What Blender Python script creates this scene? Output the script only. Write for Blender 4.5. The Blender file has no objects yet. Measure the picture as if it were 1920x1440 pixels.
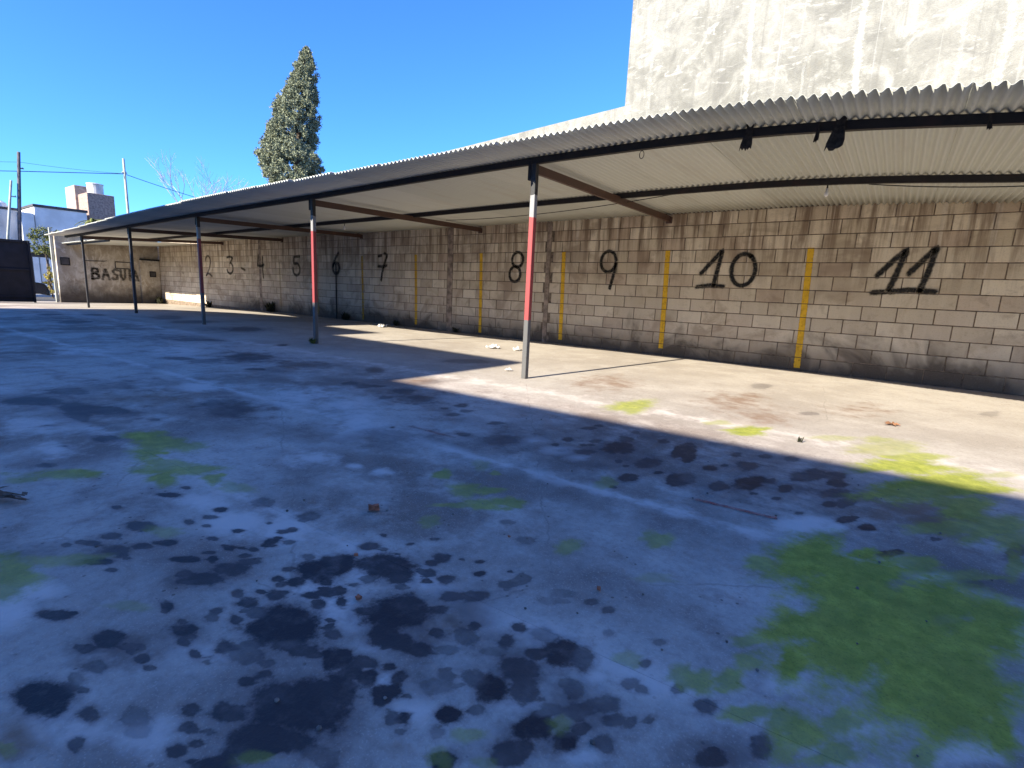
import bpy, bmesh, math, random
import numpy as np
from mathutils import Vector, Matrix

random.seed(7); np.random.seed(7)
S = bpy.context.scene
COL = S.collection

# ---------------------------------------------------------------- camera
YAW, PITCH, ROLL = 0.63996, 0.17699, 0.04716
CAM_LOC = Vector((0.0, -8.69297, 0.94609))
fwd = Vector((-math.sin(YAW)*math.cos(PITCH), math.cos(YAW)*math.cos(PITCH), -math.sin(PITCH)))
r0 = Vector((math.cos(YAW), math.sin(YAW), 0)); u0 = r0.cross(fwd)
rt = r0*math.cos(ROLL) + u0*math.sin(ROLL); up = -r0*math.sin(ROLL) + u0*math.cos(ROLL)
cam = bpy.data.cameras.new('camera'); camo = bpy.data.objects.new('camera', cam); COL.objects.link(camo)
cam.sensor_width = 36.0; cam.sensor_fit = 'HORIZONTAL'; cam.lens = 945.24/1920*36
cam.clip_start = 0.05; cam.clip_end = 3000
M = Matrix((rt, up, -fwd)).transposed().to_4x4(); M.translation = CAM_LOC
camo.matrix_world = M
S.camera = camo

# ---------------------------------------------------------------- sky, sun, exposure
SUN_VEC = Vector((-0.14, -1.0, 0.545)).normalized()          # towards the sun
el = math.asin(SUN_VEC.z)
w = bpy.data.worlds.new('World'); S.world = w; w.use_nodes = True
nt = w.node_tree; nt.nodes.clear()
sky = nt.nodes.new('ShaderNodeTexSky'); sky.sky_type = 'NISHITA'; sky.sun_disc = False
sky.sun_elevation = el; sky.sun_rotation = math.pi + math.atan2(0.14, 1.0)
sky.altitude = 900; sky.air_density = 1.0; sky.dust_density = 0.15; sky.ozone_density = 4.0
bg = nt.nodes.new('ShaderNodeBackground'); bg.inputs['Strength'].default_value = 0.1
out = nt.nodes.new('ShaderNodeOutputWorld')
tint = nt.nodes.new('ShaderNodeMix'); tint.data_type = 'RGBA'; tint.blend_type = 'MULTIPLY'; tint.inputs[0].default_value = 1.0
tint.inputs[7].default_value = (.38, .75, 1.27, 1)            # deep winter blue of a clear dry sky, the same all over
nt.links.new(sky.outputs[0], tint.inputs[6]); nt.links.new(tint.outputs[2], bg.inputs[0]); nt.links.new(bg.outputs[0], out.inputs[0])
sl = bpy.data.lights.new('sun', 'SUN'); sl.energy = 5.0; sl.angle = math.radians(0.53); sl.color = (1.0, 0.92, 0.76)
so = bpy.data.objects.new('sun', sl); COL.objects.link(so)
so.rotation_euler = SUN_VEC.to_track_quat('Z', 'Y').to_euler(); so.location = (0, -40, 30)
S.view_settings.view_transform = 'Standard'; S.view_settings.look = 'None'
S.view_settings.gamma = 1.0; S.view_settings.use_curve_mapping = False
S.view_settings.exposure = 1.62
S.render.engine = 'CYCLES'
S.cycles.max_bounces = 8; S.cycles.diffuse_bounces = 5; S.cycles.transparent_max_bounces = 12
S.cycles.use_denoising = True

# ---------------------------------------------------------------- helpers
def link(o, parent=None):
    COL.objects.link(o)
    if parent is not None: o.parent = parent
    return o
def mesh(name, V, F, m=None, parent=None, smooth=False):
    me = bpy.data.meshes.new(name); me.from_pydata([tuple(v) for v in V], [], [tuple(f) for f in F]); me.update()
    if m is not None: me.materials.append(m)
    if smooth: me.polygons.foreach_set('use_smooth', [True]*len(me.polygons))
    return link(bpy.data.objects.new(name, me), parent)
def empty(name, loc=(0, 0, 0)):
    o = bpy.data.objects.new(name, None); o.location = loc; o.empty_display_size = .2
    return link(o)
def tag(o, label=None, cat=None, group=None, kind=None):
    if label: o['label'] = label
    if cat: o['category'] = cat
    if group: o['group'] = group
    if kind: o['kind'] = kind
    return o
class MB:
    "collects shapes for one mesh"
    def __init__(s): s.V = []; s.F = []
    def add(s, V, F):
        n = len(s.V); s.V += [tuple(v) for v in V]; s.F += [tuple(i+n for i in f) for f in F]; return s
    def box(s, lo, hi, bev=0.0):
        x0, y0, z0 = lo; x1, y1, z1 = hi
        if bev <= 0:
            V = [(x0,y0,z0),(x1,y0,z0),(x1,y1,z0),(x0,y1,z0),(x0,y0,z1),(x1,y0,z1),(x1,y1,z1),(x0,y1,z1)]
            F = [(0,3,2,1),(4,5,6,7),(0,1,5,4),(1,2,6,5),(2,3,7,6),(3,0,4,7)]
            return s.add(V, F)
        bm = bmesh.new(); bmesh.ops.create_cube(bm, size=1)
        for v in bm.verts: v.co = Vector(((x0+x1)/2+v.co.x*(x1-x0), (y0+y1)/2+v.co.y*(y1-y0), (z0+z1)/2+v.co.z*(z1-z0)))
        bmesh.ops.bevel(bm, geom=bm.edges[:], offset=bev, segments=1, affect='EDGES')
        bm.verts.ensure_lookup_table()
        V = [v.co.copy() for v in bm.verts]; F = [[v.index for v in f.verts] for f in bm.faces]; bm.free()
        return s.add(V, F)
    def tube(s, pts, r, n=8, caps=True):
        P = [Vector(p) for p in pts]; R = r if isinstance(r, (list, tuple)) else [r]*len(P)
        V = []; F = []
        for i, p in enumerate(P):
            d = (P[min(i+1, len(P)-1)] - P[max(i-1, 0)]).normalized()
            a = d.orthogonal() if abs(d.z) > .9 else d.cross(Vector((0, 0, 1)))
            a.normalize(); b = d.cross(a)
            for k in range(n):
                t = 2*math.pi*k/n; V.append(p + (a*math.cos(t)+b*math.sin(t))*R[i])
        for i in range(len(P)-1):
            for k in range(n):
                F.append((i*n+k, i*n+(k+1) % n, (i+1)*n+(k+1) % n, (i+1)*n+k))
        if caps: F.append(tuple(range(n))[::-1]); F.append(tuple((len(P)-1)*n+k for k in range(n)))
        return s.add(V, F)
    def sweep(s, pts, sec):
        "rectangular / polygon section [(dy,dz)] swept along X-ish points"
        n = len(sec); V = []; F = []
        for p in pts: V += [(p[0], p[1]+a, p[2]+b) for a, b in sec]
        for i in range(len(pts)-1):
            for k in range(n): F.append((i*n+k, (i+1)*n+k, (i+1)*n+(k+1) % n, i*n+(k+1) % n))
        F.append(tuple(range(n))); F.append(tuple((len(pts)-1)*n+k for k in range(n))[::-1])
        return s.add(V, F)
    def build(s, name, m=None, parent=None, smooth=False): return mesh(name, s.V, s.F, m, parent, smooth)

# ---------------------------------------------------------------- material helper
class NT:
    def __init__(s, name):
        s.m = bpy.data.materials.new(name); s.m.use_nodes = True; s.t = s.m.node_tree
        s.b = s.t.nodes['Principled BSDF']; s.o = s.t.nodes['Material Output']
    def n(s, typ, **kw):
        x = s.t.nodes.new('ShaderNode'+typ)
        for k, v in kw.items(): setattr(x, k, v)
        return x
    def l(s, a, b): s.t.links.new(a, b)
    def set(s, sock, v):
        if hasattr(v, 'is_output'): s.l(v, sock)
        else: sock.default_value = v
    def pos(s): return s.n('NewGeometry').outputs['Position']
    def mapv(s, vec, scale=(1, 1, 1), loc=(0, 0, 0)):
        x = s.n('Mapping'); s.l(vec, x.inputs[0]); x.inputs['Scale'].default_value = scale; x.inputs['Location'].default_value = loc
        return x.outputs[0]
    def noise(s, vec, scale, detail=4, rough=.55, dist=0.0, col=False):
        x = s.n('TexNoise'); s.l(vec, x.inputs['Vector']); x.inputs['Scale'].default_value = scale
        x.inputs['Detail'].default_value = detail; x.inputs['Roughness'].default_value = rough; x.inputs['Distortion'].default_value = dist
        return x.outputs['Color' if col else 'Fac']
    def voro(s, vec, scale, feat='F1', outp='Distance'):
        x = s.n('TexVoronoi', feature=feat); s.l(vec, x.inputs['Vector']); x.inputs['Scale'].default_value = scale
        return x.outputs[outp]
    def math(s, op, a, b=0.0, clamp=False):
        x = s.n('Math', operation=op); x.use_clamp = clamp; s.set(x.inputs[0], a); s.set(x.inputs[1], b); return x.outputs[0]
    def ramp(s, fac, a, b, lo=0.0, hi=1.0):
        x = s.n('MapRange', interpolation_type='SMOOTHSTEP'); s.set(x.inputs['Value'], fac)
        x.inputs['From Min'].default_value = a; x.inputs['From Max'].default_value = b
        x.inputs['To Min'].default_value = lo; x.inputs['To Max'].default_value = hi
        return x.outputs[0]
    def mix(s, fac, a, b, mode='MIX'):
        x = s.n('Mix', data_type='RGBA', blend_type=mode); s.set(x.inputs[0], fac)
        for k, v in ((6, a), (7, b)):
            if hasattr(v, 'is_output'): s.l(v, x.inputs[k])
            else: x.inputs[k].default_value = (*v, 1) if len(v) == 3 else v
        return x.outputs[2]
    def attr(s, name): return s.n('Attribute', attribute_name=name).outputs['Fac']
    def bump(s, h, strength=.4, dist=.01):
        x = s.n('Bump'); s.l(h, x.inputs['Height']); x.inputs['Strength'].default_value = strength; x.inputs['Distance'].default_value = dist
        s.l(x.outputs[0], s.b.inputs['Normal'])
    def col(s, c): s.set(s.b.inputs['Base Color'], c if hasattr(c, 'is_output') else (*c, 1)); return s
    def rough(s, r): s.set(s.b.inputs['Roughness'], r); return s
    def metal(s, r): s.set(s.b.inputs['Metallic'], r); return s
    def sep(s, v):
        x = s.n('SeparateXYZ'); s.l(v, x.inputs[0]); return x.outputs
    def alpha(s, a): s.set(s.b.inputs['Alpha'], a)

def simple(name, c, rough=.7, var=.15, scale=8, metal=0.0, bump=.15):
    t = NT(name); p = t.pos(); f = t.noise(p, scale, 5)
    lo = tuple(max(0, x*(1-var*1.6)) for x in c); hi = tuple(min(1, x*(1+var*1.6)) for x in c)
    t.col(t.mix(t.ramp(f, .3, .7), lo, hi)).rough(rough).metal(metal)
    if bump: t.bump(t.noise(p, scale*6, 4), bump, .004)
    return t.m

def m_concrete():
    t = NT('yard_concrete'); p = t.pos()
    big = t.noise(p, .42, 4, .62, .2); mid = t.noise(p, 1.9, 7, .70, .12); fine = t.noise(p, 34, 4, .75); sp = t.noise(p, 170, 1, .6)
    n5 = t.noise(p, 5.0, 4, .68); n14 = t.noise(p, 14, 4, .68)
    px, py, pz = t.sep(p); sunlit_tone = t.ramp(py, -5.3, -4.5, 0, .62)        # sunlit look put into the colour: smoother, even tone on the floor strip under the roof
    base = t.mix(t.ramp(big, .36, .62), (.185, .15, .128), (.40, .375, .34))
    base = t.mix(t.ramp(mid, .46, .66, 0, .75), base, (.47, .44, .40))
    base = t.mix(t.ramp(mid, .50, .32, 0, .75), base, (.17, .135, .12))
    base = t.mix(t.ramp(n5, .53, .70, 0, .5), base, (.215, .165, .14))
    base = t.mix(sunlit_tone, base, (.345, .335, .295))
    base = t.mix(t.ramp(fine, .42, .78, 0, .40), base, (.16, .135, .12))
    base = t.mix(t.ramp(sp, .58, .74, 0, .45), base, (.50, .455, .40))
    pit = t.math('MULTIPLY', t.ramp(t.voro(p, 26), .10, .18, 1, 0), t.ramp(n5, .5, .6, .1, .75))       # pits and trodden-in grit
    base = t.mix(pit, base, (.085, .07, .06))
    vd = t.voro(t.mix(.10, p, t.noise(p, 3, 4, .7, 0, True)), .42, 'DISTANCE_TO_EDGE')
    base = t.mix(t.math('MULTIPLY', t.ramp(vd, .0006, .0024, 1, 0), t.ramp(mid, .42, .55, 0, .28)), base, (.09, .075, .065))
    wob = t.math('ADD', t.math('MULTIPLY', t.math('SUBTRACT', n14, .5), .7), t.math('MULTIPLY', t.math('SUBTRACT', fine, .5), .7))
    wob = t.math('ADD', wob, t.math('MULTIPLY', t.math('SUBTRACT', n5, .5), .7))
    wob2 = t.math('MULTIPLY', t.math('SUBTRACT', n5, .5), 2.2)
    br = t.ramp(t.math('ADD', t.attr('brown'), wob2), -.2, .7, 0, .75)
    base = t.mix(br, base, (.17, .105, .065))
    du = t.ramp(t.math('ADD', t.attr('dust'), wob2), -.25, .6, 0, .8)
    base = t.mix(du, base, (.58, .545, .51))
    sm = t.math('MULTIPLY', t.ramp(t.math('ADD', t.attr('smear'), wob2), -.35, .95), .8)
    base = t.mix(sm, base, (.085, .068, .066))
    of = t.math('ADD', t.attr('oil'), wob)
    halo = t.ramp(of, -.75, .1, 0, .6)
    oil = t.math('MULTIPLY', t.ramp(of, -.20, .20), t.attr('oil_s'))
    oil = t.math('MULTIPLY', oil, t.ramp(n14, .25, .55, .70, 1.0))
    base = t.mix(t.math('MULTIPLY', halo, t.attr('oil_s')), base, (.15, .125, .12))
    base = t.mix(oil, base, (.028, .024, .027))
    mw = t.math('ADD', t.math('MULTIPLY', t.math('SUBTRACT', n5, .5), 1.3), t.math('MULTIPLY', t.math('SUBTRACT', n14, .5), 1.0))
    mw = t.math('ADD', mw, t.math('MULTIPLY', t.math('SUBTRACT', fine, .5), .7))
    mo = t.math('MULTIPLY', t.ramp(t.math('ADD', t.attr('moss'), mw), -.62, .30), t.attr('moss_s'))
    mc = t.mix(t.ramp(n14, .3, .7), (.20, .24, .033), (.35, .375, .065))
    mc = t.mix(t.ramp(n5, .35, .62, 0, .55), mc, (.19, .215, .045))
    mc = t.mix(t.ramp(sp, .5, .75, 0, .35), mc, (.07, .075, .025))
    base = t.mix(mo, base, mc)
    base = t.mix(1.0, base, (1.06, .995, .96), 'MULTIPLY')          # reddish river sand in the mix
    t.col(base)
    t.rough(t.math('SUBTRACT', .9, t.math('MULTIPLY', oil, .25)))
    h = t.math('ADD', t.noise(p, 40, 3, .7), t.math('MULTIPLY', t.noise(p, 190, 1), .5))
    t.bump(h, .4, .005)
    t.b.inputs['Specular IOR Level'].default_value = .3
    return t.m

def m_block():
    t = NT('concrete_block'); p = t.pos(); g = t.n('NewGeometry'); oi = t.n('ObjectInfo')
    rnd = t.math('FRACT', t.math('ADD', t.math('MULTIPLY', g.outputs['Random Per Island'], 3.7), t.math('MULTIPLY', oi.outputs['Random'], 5.3)))
    x, y, z = t.sep(p)
    c = t.mix(rnd, (.54, .445, .31), (.77, .66, .49))
    c = t.mix(t.ramp(t.math('FRACT', t.math('MULTIPLY', rnd, 7.3)), .6, 1.0, 0, .55), c, (.42, .295, .21))
    bl = t.noise(p, 1.1, 4, .62, .8); fi = t.noise(p, 55, 3, .7); n6 = t.noise(p, 5.0, 4, .66, .5)
    low = t.ramp(t.math('ADD', z, t.math('MULTIPLY', bl, 1.2)), .8, 2.2)
    c = t.mix(low, t.mix(.5, c, (.50, .445, .375)), c)
    st = t.noise(t.mapv(p, (6, 1, .5)), 1.0, 4, .68)            # rain streaks
    top = t.ramp(z, .9, 2.3, .10, 1.0)
    c = t.mix(t.math('MULTIPLY', t.ramp(st, .42, .62), t.math('MULTIPLY', top, .85)), c, (.18, .115, .07))
    st2 = t.noise(t.mapv(p, (9, 1, .3), (31, 2, 5)), 1.0, 3, .5)
    c = t.mix(t.math('MULTIPLY', t.ramp(st2, .58, .68), t.math('MULTIPLY', top, .65)), c, (.68, .60, .48))
    c = t.mix(t.ramp(bl, .50, .66, 0, .55), c, (.24, .17, .115))
    c = t.mix(t.ramp(n6, .54, .72, 0, .38), c, (.26, .19, .135))
    gr = t.math('ADD', z, t.math('MULTIPLY', t.math('SUBTRACT', bl, .5), 1.5))
    c = t.mix(t.math('MULTIPLY', t.ramp(gr, .05, .60, .9, 0), t.ramp(x, -20.5, -17.5, .15, 1)), c, (.05, .037, .028))     # dirt splash at the foot
    c = t.mix(t.ramp(fi, .5, .75, 0, .3), c, (.24, .19, .14))
    t.col(c).rough(.93)
    t.bump(t.noise(p, 55, 3, .7), .5, .006)
    return t.m

def m_plaster(name, light, dark, white, zdirt=0.0, sc=1.0):
    t = NT(name); p = t.pos(); x, y, z = t.sep(p)
    a = t.noise(p, .8*sc, 4, .62, 1.0); b = t.noise(t.mapv(p, (1.0, 1.0, .45)), 2.2*sc, 5, .68, 1.6); f = t.noise(p, 45, 2, .65)
    c = t.mix(t.ramp(a, .32, .66), dark, light)
    c = t.mix(t.ramp(b, .48, .64, 0, .85), c, white)
    c = t.mix(t.ramp(t.noise(p, 2.6*sc, 5, .7, .8), .54, .70, 0, .7), c, tuple(q*.72 for q in dark))
    sw = t.noise(t.mapv(p, (1.4, 1.0, 4.0), (3, 1, 7)), 2.0*sc, 5, .6, 2.2)
    c = t.mix(t.ramp(sw, .56, .70, 0, .55), c, white)
    st = t.noise(t.mapv(p, (6, 6, .35)), 1.0, 5, .6)
    c = t.mix(t.ramp(st, .56, .74, 0, .45), c, tuple(q*.55 for q in dark))
    if zdirt > 0:
        gz_ = t.math('ADD', z, t.math('MULTIPLY', t.math('SUBTRACT', t.noise(p, 1.8, 5, .6), .5), 1.0))
        c = t.mix(t.ramp(gz_, .0, zdirt, .9, 0), c, (.05, .04, .033))
        c = t.mix(t.ramp(gz_, 1.7, 2.4, 0, .75), c, (.13, .09, .055))
    c = t.mix(t.ramp(f, .5, .8, 0, .25), c, tuple(q*.5 for q in dark))
    t.col(c).rough(.92); t.bump(t.noise(p, 12, 3, .65), .5, .012)
    return t.m

def m_tall():
    "weathered cement render: grey ground, lime bloom, trowel sweeps, drip lines and hair cracks"
    t = NT('tall_wall_plaster'); p = t.pos(); x, y, z = t.sep(p)
    a = t.noise(p, .7, 5, .65, .6); b = t.noise(p, 2.4, 7, .72, 1.0); f = t.noise(p, 38, 4, .72); s = t.noise(t.mapv(p, (1.2, 1, 3.2), (3, 1, 7)), 2.3, 6, .68, 1.3)
    c = t.mix(t.ramp(a, .34, .64), (.145, .14, .12), (.215, .208, .182))
    c = t.mix(t.ramp(b, .46, .68, 0, .75), c, (.30, .293, .258))
    c = t.mix(t.ramp(s, .55, .68, 0, .85), c, (.37, .362, .325))
    c = t.mix(t.ramp(b, .48, .32, 0, .6), c, (.11, .106, .095))
    d = t.noise(t.mapv(p, (11, 1, .35)), 1.0, 5, .7)
    c = t.mix(t.ramp(d, .52, .72, 0, .5), c, (.105, .10, .088))
    c = t.mix(t.ramp(t.noise(t.mapv(p, (14, 1, .3), (9, 0, 3)), 1.0, 4, .6), .60, .70, 0, .5), c, (.31, .305, .28))
    pt = t.ramp(t.noise(p, 1.0, 3, .6, .5), .66, .74, 0, .45)
    c = t.mix(pt, c, (.235, .19, .12))
    c = t.mix(t.ramp(f, .45, .75, 0, .35), c, (.115, .112, .10))
    t.col(c).rough(.93); t.bump(t.math('ADD', t.noise(p, 16, 5, .72), t.noise(p, 60, 2)), .6, .012)
    return t.m

def m_sheet():
    t = NT('corrugated_zinc'); p = t.pos(); oi = t.n('ObjectInfo')
    c = t.mix(oi.outputs['Random'], (.475, .485, .44), (.575, .58, .53))
    c = t.mix(t.ramp(t.noise(t.mapv(p, (6, .5, 1)), 1.2, 5, .6), .5, .75, 0, .45), c, (.42, .385, .33))
    c = t.mix(t.ramp(t.noise(p, 2.2, 6, .7), .66, .78, 0, .45), c, (.34, .22, .13))
    t.col(c).rough(.55).metal(.0); t.b.inputs['Specular IOR Level'].default_value = .4
    t.bump(t.noise(p, 30, 3), .1, .003)
    return t.m

def m_steel(name, c, rust=(.11, .045, .025), rough=.5):
    t = NT(name); p = t.pos()
    f = t.noise(p, 6, 4, .7)
    t.col(t.mix(t.ramp(f, .52, .72, 0, .7), c, rust)).rough(rough); t.bump(t.noise(p, 60, 3), .15, .002)
    return t.m

def m_post(name, painted=True):
    t = NT(name); p = t.pos(); x, y, z = t.sep(p)
    c = (.03, .029, .031)
    if painted:
        zz = t.math('ADD', z, t.math('MULTIPLY', t.math('SUBTRACT', t.noise(p, 9, 4), .5), .05))
        c = t.mix(t.math('GREATER_THAN', zz, .66), (.085, .084, .083), (.25, .04, .04))
        c = t.mix(t.math('GREATER_THAN', zz, 1.77), c, (.22, .22, .225))
        c = t.mix(t.math('GREATER_THAN', zz, 2.0), c, (.02, .02, .021))  # black post top: the roof's shade put into the colour
    c = t.mix(t.ramp(t.noise(p, 14, 4, .7), .55, .75, 0, .5), c, (.06, .04, .032))
    t.col(c).rough(.5); t.bump(t.noise(p, 50, 2), .15, .002)
    return t.m

def m_paint(name, c, wear=.35, soft=.35, rough=.8, joints=False):
    "paint on a rough wall: 'edge' runs 0 (middle of the stroke) to 1 (rim)"
    t = NT(name); p = t.pos(); x, y, z = t.sep(p)
    e = t.math('ADD', t.attr('edge'), t.math('MULTIPLY', t.math('SUBTRACT', t.noise(p, 40, 4, .7), .5), .6))
    a = t.ramp(e, 1.0-soft, 1.12, 1, 0)
    wr = t.ramp(t.noise(p, 16, 6, .72), .30, .30+wear, .25 if wear > .3 else .65, 1.0)
    a = t.math('MULTIPLY', t.math('MULTIPLY', a, wr), t.attr('opac'))
    if joints:                                           # thin paint bridges the bed joints only in part
        fz = t.math('ABSOLUTE', t.math('SUBTRACT', t.math('FRACT', t.math('ADD', t.math('MULTIPLY', z, 5.0), .5)), .5))
        a = t.math('MULTIPLY', a, t.ramp(fz, .02, .045, .35, 1))
        c = t.mix(t.ramp(t.noise(p, 5, 4, .7), .4, .7, 0, .6), c, tuple(q*.55 for q in c))
    t.col(c).rough(rough); t.alpha(a)
    return t.m
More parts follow.
